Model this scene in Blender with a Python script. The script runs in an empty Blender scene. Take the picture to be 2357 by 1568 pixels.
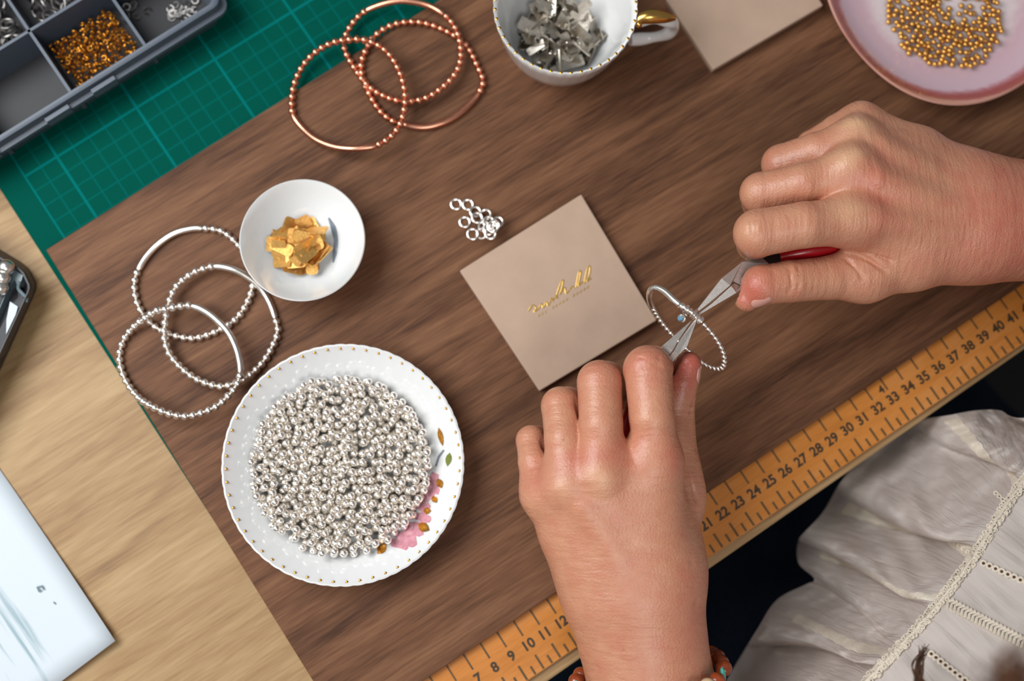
import bpy, math, random
import numpy as np
from mathutils import Vector, Matrix

random.seed(7)
rng = np.random.default_rng(7)
SC = bpy.context.scene
COL = SC.collection
PI = math.pi

# ------------------------------------------------------------------ camera
W, H, LENS, SENSOR = 2357.0, 1568.0, 40.0, 36.0
FPX = LENS / SENSOR * W
ZB = 0.007                                     # top of the walnut board
AX = Vector((0.035, 0.152, -1.0)).normalized()  # optical axis
RIGHT = AX.cross(Vector((0, 1, 0))).normalized()
UP = RIGHT.cross(AX).normalized()
CAM = Vector((0, 0, ZB)) - AX * 0.605
cam_data = bpy.data.cameras.new('camera')
cam = bpy.data.objects.new('camera', cam_data)
COL.objects.link(cam)
cam.matrix_world = Matrix(((RIGHT.x, UP.x, -AX.x, CAM.x), (RIGHT.y, UP.y, -AX.y, CAM.y),
                           (RIGHT.z, UP.z, -AX.z, CAM.z), (0, 0, 0, 1)))
cam_data.lens, cam_data.sensor_width, cam_data.sensor_fit = LENS, SENSOR, 'HORIZONTAL'
cam_data.clip_start = 0.01
cam_data.dof.use_dof = True
cam_data.dof.aperture_fstop = 4.2
cam_data.dof.aperture_blades = 0
SC.camera = cam


def ray(px, py):
    return RIGHT * ((px - W / 2) / FPX) + UP * (-(py - H / 2) / FPX) + AX


def P(px, py, z):
    """The point at height z that the photograph shows at (px, py)."""
    r = ray(px, py)
    return CAM + r * ((z - CAM.z) / r.z)


def Q(px, py, depth):
    return CAM + ray(px, py) * depth


def depth_of(p):
    return (p - CAM).dot(AX)


def rad(px_len, p):
    return px_len * depth_of(p) / FPX


FOCUS = P(1603, 726, 0.074)
cam_data.dof.focus_distance = depth_of(FOCUS)

# ------------------------------------------------------------------ world, lights, exposure
SC.view_settings.view_transform = 'Standard'
SC.view_settings.look = 'None'
SC.view_settings.gamma = 1.0
SC.view_settings.use_curve_mapping = False
SC.view_settings.exposure = 0.0
SC.cycles.use_denoising = True
SC.cycles.max_bounces = 10
SC.cycles.glossy_bounces = 8
SC.cycles.caustics_reflective = False
SC.cycles.caustics_refractive = False
world = bpy.data.worlds.new('room_light')
SC.world = world
world.use_nodes = True
bg = world.node_tree.nodes['Background']
bg.inputs[0].default_value = (0.92, 0.96, 1.0, 1)
bg.inputs[1].default_value = 0.17


def area(name, loc, target, sx, sy, power, col):
    d = bpy.data.lights.new(name, 'AREA')
    d.shape = 'RECTANGLE'
    d.size, d.size_y, d.energy, d.color = sx, sy, power, col
    o = bpy.data.objects.new(name, d)
    COL.objects.link(o)
    o.location = loc
    o.rotation_euler = (Vector(target) - Vector(loc)).to_track_quat('-Z', 'Y').to_euler()
    return o


area('added_key_lamp', (-0.50, 0.10, 0.68), (-0.05, -0.01, 0.0), 0.6, 0.5, 7.7, (0.95, 0.98, 1.0))  # added soft key lamp close over the desk, placed for the left-to-right falloff
area('second_window_daylight', (0.16, -0.85, 1.45), (0.0, 0.0, 0.0), 0.6, 0.5, 7.0, (1.0, 0.99, 0.98))


# ------------------------------------------------------------------ materials
def lin(c):
    out = []
    for v in c[:3]:
        v = v / 255.0
        out.append(v / 12.92 if v <= 0.04045 else ((v + 0.055) / 1.055) ** 2.4)
    return (out[0], out[1], out[2], 1.0)


def new_mat(name):
    m = bpy.data.materials.new(name)
    m.use_nodes = True
    nt = m.node_tree
    b = nt.nodes['Principled BSDF']
    return m, nt, b


def simple(name, col, rough=0.5, metal=0.0, vary=0.0, vscale=200.0, bump=0.0, bscale=800.0, coat=0.0, spec=None):
    m, nt, b = new_mat(name)
    c = lin(col)
    b.inputs['Base Color'].default_value = c
    b.inputs['Roughness'].default_value = rough
    b.inputs['Metallic'].default_value = metal
    b.inputs['Coat Weight'].default_value = coat
    if spec is not None:
        b.inputs['Specular IOR Level'].default_value = spec
    tc = nt.nodes.new('ShaderNodeTexCoord')
    if vary > 0:
        n = nt.nodes.new('ShaderNodeTexNoise')
        n.inputs['Scale'].default_value = vscale
        n.inputs['Detail'].default_value = 4
        nt.links.new(tc.outputs['Object'], n.inputs['Vector'])
        r = nt.nodes.new('ShaderNodeValToRGB')
        r.color_ramp.elements[0].position = 0.3
        r.color_ramp.elements[1].position = 0.7
        r.color_ramp.elements[0].color = tuple(v * (1 - vary) for v in c[:3]) + (1,)
        r.color_ramp.elements[1].color = tuple(min(1, v * (1 + vary)) for v in c[:3]) + (1,)
        nt.links.new(n.outputs['Fac'], r.inputs['Fac'])
        nt.links.new(r.outputs['Color'], b.inputs['Base Color'])
    if bump > 0:
        n2 = nt.nodes.new('ShaderNodeTexNoise')
        n2.inputs['Scale'].default_value = bscale
        n2.inputs['Detail'].default_value = 3
        nt.links.new(tc.outputs['Object'], n2.inputs['Vector'])
        bp = nt.nodes.new('ShaderNodeBump')
        bp.inputs['Strength'].default_value = bump
        bp.inputs['Distance'].default_value = 0.0005
        nt.links.new(n2.outputs['Fac'], bp.inputs['Height'])
        nt.links.new(bp.outputs['Normal'], b.inputs['Normal'])
    return m


def ramp(nt, stops):
    r = nt.nodes.new('ShaderNodeValToRGB')
    e = r.color_ramp.elements
    while len(e) > 1:
        e.remove(e[-1])
    e[0].position, e[0].color = stops[0][0], lin(stops[0][1])
    for p, c in stops[1:]:
        k = e.new(p)
        k.color = lin(c)
    return r


def wood(name, stops, sc1, sc2, fine, rough=0.45, warp=0.02, spec=0.3):
    """Wood whose grain runs along the local x axis."""
    m, nt, b = new_mat(name)
    tc = nt.nodes.new('ShaderNodeTexCoord')

    def noise(scale, detail, wob=0.6):
        mp = nt.nodes.new('ShaderNodeMapping')
        mp.inputs['Scale'].default_value = scale
        nt.links.new(tc.outputs['Object'], mp.inputs['Vector'])
        n = nt.nodes.new('ShaderNodeTexNoise')
        n.inputs['Scale'].default_value = 1.0
        n.inputs['Detail'].default_value = detail
        n.inputs['Distortion'].default_value = wob
        nt.links.new(mp.outputs['Vector'], n.inputs['Vector'])
        return n.outputs['Fac']
    a, c, f = noise(sc1, 3, 0.9), noise(sc2, 4, 0.5), noise(fine, 3, 0.1)
    mx = nt.nodes.new('ShaderNodeMix')
    mx.inputs[0].default_value = 0.42
    nt.links.new(a, mx.inputs[2])
    nt.links.new(c, mx.inputs[3])
    mx2 = nt.nodes.new('ShaderNodeMix')
    mx2.inputs[0].default_value = 0.28
    nt.links.new(mx.outputs[0], mx2.inputs[2])
    nt.links.new(f, mx2.inputs[3])
    r = ramp(nt, stops)
    nt.links.new(mx2.outputs[0], r.inputs['Fac'])
    nt.links.new(r.outputs['Color'], b.inputs['Base Color'])
    b.inputs['Roughness'].default_value = rough
    b.inputs['Specular IOR Level'].default_value = spec
    bp = nt.nodes.new('ShaderNodeBump')
    bp.inputs['Strength'].default_value = 0.15
    bp.inputs['Distance'].default_value = 0.0004
    nt.links.new(f, bp.inputs['Height'])
    nt.links.new(bp.outputs['Normal'], b.inputs['Normal'])
    return m


M = {}
M['walnut'] = wood('walnut', [(0.33, (60, 37, 26)), (0.42, (88, 58, 41)), (0.53, (116, 79, 56)), (0.65, (137, 97, 70))],
                   (5, 48, 5), (9, 150, 9), (60, 900, 60), 0.55, spec=0.14)
M['oak'] = wood('oak', [(0.32, (128, 96, 64)), (0.45, (158, 124, 84)), (0.55, (172, 140, 98)), (0.68, (186, 154, 112))],
                (7, 50, 7), (18, 190, 18), (60, 800, 60), 0.5)
M['ruler_wood'] = wood('ruler_wood', [(0.3, (182, 112, 46)), (0.5, (205, 130, 58)), (0.7, (214, 146, 84))],
                       (14, 60, 10), (30, 220, 20), (80, 900, 50), 0.35)
M['print'] = simple('ruler_print', (96, 70, 36), 0.6, vary=0.15)
M['numeral'] = simple('numeral_print', (62, 48, 28), 0.6, vary=0.1)
M['porcelain'] = simple('porcelain', (240, 239, 236), 0.12, vary=0.01, vscale=30, coat=0.6)
M['gilt'] = simple('gilt', (214, 150, 60), 0.25, 1.0, vary=0.1)
M['gold'] = simple('gold', (234, 182, 98), 0.24, 1.0, vary=0.05)
M['gold_leafy'] = simple('gold_tag_metal', (226, 176, 100), 0.48, 1.0, vary=0.12, vscale=500, bump=0.4, bscale=900)
M['brass'] = simple('brass_finding', (196, 130, 44), 0.42, 1.0, vary=0.15)
M['silver'] = simple('silver', (252, 246, 238), 0.28, 1.0, vary=0.03)
M['dull_silver'] = simple('dull_silver', (150, 146, 142), 0.4, 1.0, vary=0.1)
M['silver_tag'] = simple('silver_tag_metal', (188, 180, 168), 0.36, 1.0, vary=0.15, vscale=400)
M['steel'] = simple('brushed_steel', (226, 216, 208), 0.45, 1.0, vary=0.08, vscale=600, bump=0.2, bscale=2500)
M['dark_steel'] = simple('dark_steel', (70, 66, 64), 0.35, 1.0, vary=0.1)
M['rose'] = simple('rose_gold', (234, 166, 136), 0.26, 1.0, vary=0.04)
M['kraft'] = simple('kraft_card', (188, 160, 139), 0.75, vary=0.05, vscale=60, bump=0.15, bscale=1500, spec=0.2)
M['kraft_edge'] = simple('kraft_edge', (150, 118, 96), 0.8, vary=0.05)
M['foil'] = simple('gold_foil', (220, 176, 92), 0.35, 0.9, vary=0.1)
M['tray'] = simple('grey_plastic', (84, 92, 104), 0.42, vary=0.04, vscale=40, bump=0.1)
M['tray_dark'] = simple('dark_grey_plastic', (54, 52, 56), 0.5, vary=0.04, vscale=40, bump=0.1)
M['case_light'] = simple('teal_grey_plastic', (112, 128, 134), 0.3, vary=0.06)
M['tray_base'] = simple('tray_base_plastic', (27, 26, 29), 0.5, vary=0.04, vscale=40)
M['black'] = simple('black_plastic', (22, 24, 30), 0.5, vary=0.05)
M['red'] = simple('red_vinyl', (178, 18, 28), 0.3, vary=0.08, vscale=100, coat=0.3)
M['jeans'] = simple('navy_denim', (22, 32, 46), 0.9, vary=0.25, vscale=400, bump=0.4, bscale=1800, spec=0.1)
M['bead_wood'] = simple('polished_bead_wood', (140, 62, 30), 0.22, vary=0.35, vscale=180, coat=0.4)
M['bead_pale'] = simple('pale_bead_wood', (206, 176, 138), 0.4, vary=0.1)
M['turquoise'] = simple('turquoise_bead', (84, 190, 170), 0.35, vary=0.1)
M['blue_stone'] = simple('blue_stone', (112, 160, 186), 0.08, vary=0.1, coat=1.0)
M['hair'] = simple('brown_hair', (96, 62, 42), 0.45, vary=0.25, vscale=300)
M['floor'] = simple('floor_boards', (24, 22, 22), 0.8, vary=0.12, vscale=6)
M['pink_print'] = simple('pink_flower_print', (222, 150, 162), 0.15, vary=0.2, vscale=700, coat=0.5)
M['green_print'] = simple('green_leaf_print', (120, 130, 50), 0.15, vary=0.2, coat=0.5)
M['stem_print'] = simple('grey_stem_print', (120, 130, 140), 0.15, coat=0.5)
M['lace'] = simple('ivory_lace', (226, 214, 196), 0.85, vary=0.06, vscale=500, bump=0.7, bscale=1600, spec=0.1)
M['hole'] = simple('eyelet_brown', (92, 58, 44), 0.9)  # dark brown from beneath the cloth, inside each eyelet
M['nail'] = simple('nail', (208, 152, 138), 0.22, vary=0.05, vscale=120, coat=0.3)


def math_node(nt, op, a, b=None):
    n = nt.nodes.new('ShaderNodeMath')
    n.operation = op
    for i, v in enumerate((a, b)):
        if v is None:
            continue
        if isinstance(v, (int, float)):
            n.inputs[i].default_value = v
        else:
            nt.links.new(v, n.inputs[i])
    return n.outputs[0]


def make_mat_material():
    m, nt, b = new_mat('green_cutting_mat')
    tc = nt.nodes.new('ShaderNodeTexCoord')
    sx = nt.nodes.new('ShaderNodeSeparateXYZ')
    nt.links.new(tc.outputs['Object'], sx.inputs[0])

    def line(v, step, half):
        t = math_node(nt, 'PINGPONG', v, step / 2)       # 0 on a multiple of step
        t = math_node(nt, 'MULTIPLY', math_node(nt, 'ROUND', math_node(nt, 'DIVIDE', v, step)), step)
        d = math_node(nt, 'ABSOLUTE', math_node(nt, 'SUBTRACT', v, t))
        return math_node(nt, 'LESS_THAN', d, half)
    x, y = sx.outputs[0], sx.outputs[1]
    thin = math_node(nt, 'MAXIMUM', line(x, 0.01, 0.0004), line(y, 0.01, 0.0004))
    thick = math_node(nt, 'MAXIMUM', line(x, 0.05, 0.0007), line(y, 0.05, 0.0007))
    edge = math_node(nt, 'LESS_THAN', math_node(nt, 'ABSOLUTE', math_node(nt, 'ADD', x, 0.02)), 0.0006)
    inside = math_node(nt, 'GREATER_THAN', x, -0.0204)
    g = math_node(nt, 'MAXIMUM', math_node(nt, 'MULTIPLY', thin, 0.42), math_node(nt, 'MAXIMUM', thick, edge))
    g = math_node(nt, 'MULTIPLY', g, inside)
    mx = nt.nodes.new('ShaderNodeMix')
    mx.data_type = 'RGBA'
    mx.inputs[6].default_value = lin((0, 76, 64))
    mx.inputs[7].default_value = lin((0, 106, 102))
    nt.links.new(g, mx.inputs[0])
    nt.links.new(mx.outputs[2], b.inputs['Base Color'])
    b.inputs['Roughness'].default_value = 0.75
    b.inputs['Specular IOR Level'].default_value = 0.03
    n = nt.nodes.new('ShaderNodeTexNoise')
    n.inputs['Scale'].default_value = 1500
    nt.links.new(tc.outputs['Object'], n.inputs['Vector'])
    bp = nt.nodes.new('ShaderNodeBump')
    bp.inputs['Strength'].default_value = 0.2
    bp.inputs['Distance'].default_value = 0.0003
    nt.links.new(n.outputs['Fac'], bp.inputs['Height'])
    nt.links.new(bp.outputs['Normal'], b.inputs['Normal'])
    return m


M['mat'] = make_mat_material()


def make_paper_material():
    """White sheet with faint grey-blue print streaks along local x; local y runs from the visible long edge."""
    m, nt, b = new_mat('printed_white_paper')
    tc = nt.nodes.new('ShaderNodeTexCoord')
    mp = nt.nodes.new('ShaderNodeMapping')
    mp.inputs['Scale'].default_value = (9, 170, 1)
    nt.links.new(tc.outputs['Object'], mp.inputs['Vector'])
    n = nt.nodes.new('ShaderNodeTexNoise')
    n.inputs['Scale'].default_value = 1.0
    n.inputs['Detail'].default_value = 5
    nt.links.new(mp.outputs['Vector'], n.inputs['Vector'])
    sx = nt.nodes.new('ShaderNodeSeparateXYZ')
    nt.links.new(tc.outputs['Object'], sx.inputs[0])
    far = math_node(nt, 'GREATER_THAN', math_node(nt, 'ABSOLUTE', sx.outputs[1]), 0.026)
    soft = nt.nodes.new('ShaderNodeMapRange')
    nt.links.new(sx.outputs[0], soft.inputs[0])
    soft.inputs[1].default_value = -0.13
    soft.inputs[2].default_value = -0.02
    soft.inputs[3].default_value = 0.0
    soft.inputs[4].default_value = 1.0
    r = ramp(nt, [(0.0, (0, 0, 0)), (0.56, (0, 0, 0)), (0.66, (255, 255, 255))])
    nt.links.new(n.outputs['Fac'], r.inputs['Fac'])
    k = math_node(nt, 'MULTIPLY', math_node(nt, 'MULTIPLY', r.outputs['Color'], far), soft.outputs[0])
    mx = nt.nodes.new('ShaderNodeMix')
    mx.data_type = 'RGBA'
    mx.inputs[6].default_value = lin((206, 214, 220))
    mx.inputs[7].default_value = lin((140, 165, 172))
    nt.links.new(k, mx.inputs[0])
    nt.links.new(mx.outputs[2], b.inputs['Base Color'])
    b.inputs['Roughness'].default_value = 0.6
    return m


M['paper'] = make_paper_material()
M['paper_print'] = simple('paper_ink', (110, 130, 136), 0.7)


def make_pink_glaze():
    m, nt, b = new_mat('pink_speckled_glaze')
    at = nt.nodes.new('ShaderNodeAttribute')
    at.attribute_name = 'radius'
    tc = nt.nodes.new('ShaderNodeTexCoord')
    n = nt.nodes.new('ShaderNodeTexNoise')
    n.inputs['Scale'].default_value = 260
    n.inputs['Detail'].default_value = 5
    nt.links.new(tc.outputs['Object'], n.inputs['Vector'])
    nn = math_node(nt, 'MULTIPLY', math_node(nt, 'SUBTRACT', n.outputs['Fac'], 0.5), math_node(nt, 'MULTIPLY', math_node(nt, 'SUBTRACT', 1.02, at.outputs['Fac']), 0.3))
    v = math_node(nt, 'ADD', at.outputs['Fac'], nn)
    r = ramp(nt, [(0.0, (232, 214, 212)), (0.55, (228, 210, 210)), (0.68, (212, 176, 184)), (0.86, (216, 184, 194)),
                  (0.895, (188, 122, 126)), (0.925, (168, 84, 82)), (0.962, (172, 92, 84)), (0.985, (214, 158, 140)), (1.0, (216, 160, 142))])
    nt.links.new(v, r.inputs['Fac'])
    nt.links.new(r.outputs['Color'], b.inputs['Base Color'])
    b.inputs['Roughness'].default_value = 0.2
    b.inputs['Coat Weight'].default_value = 0.3
    return m


M['pink_glaze'] = make_pink_glaze()


def make_skin():
    m, nt, b = new_mat('skin')
    at = nt.nodes.new('ShaderNodeAttribute')
    at.attribute_name = 'tint'                       # 0 pale knuckle, 0.5 plain skin, 1 flushed fingertip
    co = nt.nodes.new('ShaderNodeAttribute')
    co.attribute_name = 'lines'
    r = ramp(nt, [(0.0, (228, 184, 140)), (0.28, (210, 156, 122)), (0.5, (198, 136, 106)), (0.75, (192, 112, 90)), (1.0, (192, 92, 74))])
    tc = nt.nodes.new('ShaderNodeTexCoord')
    n = nt.nodes.new('ShaderNodeTexNoise')
    n.inputs['Scale'].default_value = 110
    n.inputs['Detail'].default_value = 6
    n.inputs['Roughness'].default_value = 0.65
    nt.links.new(tc.outputs['Object'], n.inputs['Vector'])
    nn = math_node(nt, 'MULTIPLY', math_node(nt, 'SUBTRACT', n.outputs['Fac'], 0.5), 0.5)
    nt.links.new(math_node(nt, 'ADD', at.outputs['Fac'], nn), r.inputs['Fac'])
    vo = nt.nodes.new('ShaderNodeTexVoronoi')        # a few moles
    vo.inputs['Scale'].default_value = 62
    nt.links.new(tc.outputs['Object'], vo.inputs['Vector'])
    mole = math_node(nt, 'LESS_THAN', vo.outputs['Distance'], 0.035)
    mx = nt.nodes.new('ShaderNodeMix')
    mx.data_type = 'RGBA'
    nt.links.new(math_node(nt, 'MULTIPLY', mole, 0.5), mx.inputs[0])
    nt.links.new(r.outputs['Color'], mx.inputs[6])
    mx.inputs[7].default_value = lin((128, 74, 56))
    nt.links.new(mx.outputs[2], b.inputs['Base Color'])
    b.inputs['Roughness'].default_value = 0.42
    b.inputs['Specular IOR Level'].default_value = 0.5
    b.inputs['Coat Weight'].default_value = 0.25
    b.inputs['Coat Roughness'].default_value = 0.33
    b.inputs['Subsurface Weight'].default_value = 0.08
    b.inputs['Subsurface Radius'].default_value = (1.0, 0.35, 0.2)
    b.inputs['Subsurface Scale'].default_value = 0.003
    mp = nt.nodes.new('ShaderNodeMapping')
    mp.inputs['Scale'].default_value = (400, 60, 110)
    nt.links.new(co.outputs['Vector'], mp.inputs['Vector'])
    w = nt.nodes.new('ShaderNodeTexNoise')
    w.inputs['Scale'].default_value = 1.0
    w.inputs['Detail'].default_value = 4
    w.inputs['Distortion'].default_value = 0.4
    nt.links.new(mp.outputs['Vector'], w.inputs['Vector'])
    f = nt.nodes.new('ShaderNodeTexVoronoi')
    f.inputs['Scale'].default_value = 1000
    nt.links.new(tc.outputs['Object'], f.inputs['Vector'])
    h = math_node(nt, 'ADD', w.outputs['Fac'], math_node(nt, 'MULTIPLY', f.outputs['Distance'], 0.25))
    bp = nt.nodes.new('ShaderNodeBump')
    bp.inputs['Strength'].default_value = 0.55
    bp.inputs['Distance'].default_value = 0.0011
    nt.links.new(h, bp.inputs['Height'])
    nt.links.new(bp.outputs['Normal'], b.inputs['Normal'])
    return m


M['skin'] = make_skin()


def make_blouse():
    m, nt, b = new_mat('white_crinkled_cotton')
    b.inputs['Base Color'].default_value = lin((240, 228, 219))
    b.inputs['Roughness'].default_value = 0.9
    b.inputs['Specular IOR Level'].default_value = 0.1
    tc = nt.nodes.new('ShaderNodeTexCoord')
    uv = nt.nodes.new('ShaderNodeAttribute')
    uv.attribute_name = 'lines'
    mp = nt.nodes.new('ShaderNodeMapping')
    mp.inputs['Scale'].default_value = (5, 110, 1)
    nt.links.new(uv.outputs['Vector'], mp.inputs['Vector'])
    n = nt.nodes.new('ShaderNodeTexNoise')
    n.inputs['Scale'].default_value = 1.0
    n.inputs['Detail'].default_value = 4
    n.inputs['Distortion'].default_value = 1.0
    nt.links.new(mp.outputs['Vector'], n.inputs['Vector'])
    n2 = nt.nodes.new('ShaderNodeTexNoise')
    n2.inputs['Scale'].default_value = 2500
    nt.links.new(tc.outputs['Object'], n2.inputs['Vector'])
    h = math_node(nt, 'ADD', n.outputs['Fac'], math_node(nt, 'MULTIPLY', n2.outputs['Fac'], 0.12))
    bp = nt.nodes.new('ShaderNodeBump')
    bp.inputs['Strength'].default_value = 0.8
    bp.inputs['Distance'].default_value = 0.0012
    nt.links.new(h, bp.inputs['Height'])
    nt.links.new(bp.outputs['Normal'], b.inputs['Normal'])
    out = nt.nodes['Material Output']
    tl = nt.nodes.new('ShaderNodeBsdfTranslucent')
    tl.inputs[0].default_value = lin((240, 228, 219))
    m1 = nt.nodes.new('ShaderNodeMixShader')
    m1.inputs[0].default_value = 0.25
    nt.links.new(b.outputs[0], m1.inputs[1])
    nt.links.new(tl.outputs[0], m1.inputs[2])
    tr = nt.nodes.new('ShaderNodeBsdfTransparent')
    m2 = nt.nodes.new('ShaderNodeMixShader')
    m2.inputs[0].default_value = 0.16
    nt.links.new(m1.outputs[0], m2.inputs[1])
    nt.links.new(tr.outputs[0], m2.inputs[2])
    nt.links.new(m2.outputs[0], out.inputs['Surface'])
    return m


M['blouse'] = make_blouse()


# ------------------------------------------------------------------ object helpers
def tag(o, label=None, cat=None, group=None, kind=None):
    if label:
        o['label'] = label
    if cat:
        o['category'] = cat
    if group:
        o['group'] = group
    if kind:
        o['kind'] = kind
    return o


def empty(name, loc, label=None, cat=None, group=None, kind=None):
    o = bpy.data.objects.new(name, None)
    COL.objects.link(o)
    o.location = loc
    o.empty_display_size = 0.01
    return tag(o, label, cat, group, kind)


class MB:
    """Collects verts and faces in world coordinates; build() links one mesh object."""

    def __init__(self):
        self.v, self.f = [], []

    def add(self, vs, fs):
        n = len(self.v)
        self.v += [tuple(p) for p in vs]
        self.f += [tuple(i + n for i in f) for f in fs]
        return self

    def prism(self, top, bot):
        n = len(top)
        fs = [tuple(range(n)), tuple(range(2 * n - 1, n - 1, -1))]
        for i in range(n):
            j = (i + 1) % n
            fs.append((i, i + n, j + n, j))
        return self.add(list(top) + list(bot), fs)

    def box(self, c, ux, uy, uz):
        """centre c and three half vectors"""
        c, ux, uy, uz = Vector(c), Vector(ux), Vector(uy), Vector(uz)
        q = ((-1, -1), (1, -1), (1, 1), (-1, 1))
        return self.prism([c + ux * a + uy * b + uz for a, b in q], [c + ux * a + uy * b - uz for a, b in q])

    def tube(self, pts, r, seg=10, closed=False, cap=True, flat=None):
        pts = [Vector(p) for p in pts]
        n = len(pts)
        rs = r if isinstance(r, (list, tuple)) else [r] * n
        vs, fs = [], []
        prev = None
        for i, p in enumerate(pts):
            a = pts[i - 1] if (i > 0 or closed) else p
            b = pts[(i + 1) % n] if (i < n - 1 or closed) else p
            t = (b - a).normalized()
            if prev is None:
                ref = Vector((0, 0, 1)) if abs(t.z) < 0.9 else Vector((1, 0, 0))
                u = t.cross(ref).normalized()
            else:
                u = (prev - t * prev.dot(t)).normalized()
            prev = u
            w = t.cross(u)
            for k in range(seg):
                an = 2 * PI * k / seg
                o = u * math.cos(an) * rs[i] + w * math.sin(an) * rs[i]
                if flat is not None:
                    o.z *= flat
                vs.append(p + o)
        m = n if closed else n - 1
        for i in range(m):
            j = (i + 1) % n
            for k in range(seg):
                l = (k + 1) % seg
                fs.append((i * seg + k, i * seg + l, j * seg + l, j * seg + k))
        if cap and not closed:
            fs.append(tuple(range(seg - 1, -1, -1)))
            fs.append(tuple(range((n - 1) * seg, n * seg)))
        return self.add(vs, fs)

    def lathe(self, c, prof, seg=96, mod=None):
        c = Vector(c)
        vs, fs = [], []
        for j, (r, z) in enumerate(prof):
            for k in range(seg):
                an = 2 * PI * k / seg
                rr = r if mod is None else mod(r, z, an, j)
                vs.append(c + Vector((rr * math.cos(an), rr * math.sin(an), z)))
        for j in range(len(prof) - 1):
            for k in range(seg):
                l = (k + 1) % seg
                fs.append((j * seg + k, j * seg + l, (j + 1) * seg + l, (j + 1) * seg + k))
        fs.append(tuple(range(seg - 1, -1, -1)))
        fs.append(tuple(range((len(prof) - 1) * seg, len(prof) * seg)))
        return self.add(vs, fs)

    def ball(self, c, r, seg=14, rings=9, sq=1.0):
        c = Vector(c)
        vs, fs = [c + Vector((0, 0, r * sq))], []
        for j in range(1, rings):
            th = PI * j / rings
            for k in range(seg):
                an = 2 * PI * k / seg
                vs.append(c + Vector((r * math.sin(th) * math.cos(an), r * math.sin(th) * math.sin(an), r * math.cos(th) * sq)))
        vs.append(c + Vector((0, 0, -r * sq)))
        for k in range(seg):
            fs.append((0, 1 + k, 1 + (k + 1) % seg))
        for j in range(rings - 2):
            for k in range(seg):
                l = (k + 1) % seg
                fs.append((1 + j * seg + k, 1 + (j + 1) * seg + k, 1 + (j + 1) * seg + l, 1 + j * seg + l))
        e = len(vs) - 1
        b = 1 + (rings - 2) * seg
        for k in range(seg):
            fs.append((e, b + (k + 1) % seg, b + k))
        return self.add(vs, fs)

    def torus(self, c, R, r, axis=(0, 0, 1), seg=24, ring=8, arc=1.0):
        ax = Vector(axis).normalized()
        u = ax.orthogonal().normalized()
        w = ax.cross(u)
        n = seg if arc >= 1 else seg
        pts = [Vector(c) + (u * math.cos(2 * PI * arc * k / n) + w * math.sin(2 * PI * arc * k / n)) * R for k in range(n)]
        return self.tube(pts, r, ring, closed=arc >= 1)

    def mesh(self, name, smooth=True, base=None, angle=40):
        me = bpy.data.meshes.new(name)
        base = Vector(base) if base is not None else Vector((0, 0, 0))
        me.from_pydata([tuple(Vector(p) - base) for p in self.v], [], self.f)
        me.validate()
        if smooth:
            me.polygons.foreach_set('use_smooth', [True] * len(me.polygons))
            me.set_sharp_from_angle(angle=math.radians(angle))
        me.update()
        return me

    def build(self, name, mat, parent=None, smooth=True, base=None, angle=40):
        if base is None:
            base = parent_loc(parent) if parent else (sum((Vector(p) for p in self.v), Vector()) / max(1, len(self.v)))
        me = self.mesh(name, smooth, base, angle)
        me.materials.append(M[mat] if isinstance(mat, str) else mat)
        o = bpy.data.objects.new(name, me)
        COL.objects.link(o)
        if parent is not None:
            o.parent = parent
            o.location = Vector(base) - parent_loc(parent)
        else:
            o.location = base
        return o


def parent_loc(p):
    v = Vector(p.location)
    while p.parent is not None:
        p = p.parent
        v += Vector(p.location)
    return v


def put(name, me, loc, parent=None, rot=None, scale=None):
    """One more object on shared mesh data, at a world position (parents carry no rotation)."""
    o = bpy.data.objects.new(name, me)
    COL.objects.link(o)
    if parent is not None:
        o.parent = parent
        o.location = Vector(loc) - parent_loc(parent)
    else:
        o.location = loc
    if rot is not None:
        o.rotation_euler = rot
    if scale is not None:
        o.scale = scale
    return o


def shared(mb, name, mat, smooth=True, angle=40):
    me = mb.mesh(name, smooth, None, angle)
    me.materials.append(M[mat])
    return me


def local_board(name, corners, z0, z1, mat, xdir, parent=None, bevel=0.0006, origin=None):
    """A flat board whose object axes follow xdir, so its grain or grid runs with it."""
    xd = Vector((xdir[0], xdir[1], 0)).normalized()
    ang = math.atan2(xd.y, xd.x)
    o0 = Vector(origin) if origin is not None else Vector(corners[0])
    o0 = Vector((o0.x, o0.y, z0))
    rot = Matrix.Rotation(-ang, 3, 'Z')
    loc = [rot @ (Vector((c[0], c[1], 0)) - Vector((o0.x, o0.y, 0))) for c in corners]
    area2 = sum(loc[i].x * loc[(i + 1) % len(loc)].y - loc[(i + 1) % len(loc)].x * loc[i].y for i in range(len(loc)))
    if area2 < 0:
        loc.reverse()
    import bmesh
    bm = bmesh.new()
    lo = [bm.verts.new((p.x, p.y, 0)) for p in loc]
    f = bm.faces.new(lo)
    ex = bmesh.ops.extrude_face_region(bm, geom=[f])
    for v in ex['geom']:
        if isinstance(v, bmesh.types.BMVert):
            v.co.z = z1 - z0
    bmesh.ops.recalc_face_normals(bm, faces=bm.faces)
    if bevel > 0:
        bmesh.ops.bevel(bm, geom=list(bm.edges), offset=bevel, segments=2, profile=0.5, affect='EDGES')
    me = bpy.data.meshes.new(name)
    bm.to_mesh(me)
    bm.free()
    me.materials.append(M[mat])
    o = bpy.data.objects.new(name, me)
    COL.objects.link(o)
    o.rotation_euler = (0, 0, ang)
    if parent is not None:
        o.parent = parent
        o.location = o0 - parent_loc(parent)
    else:
        o.location = o0
    return o


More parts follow.
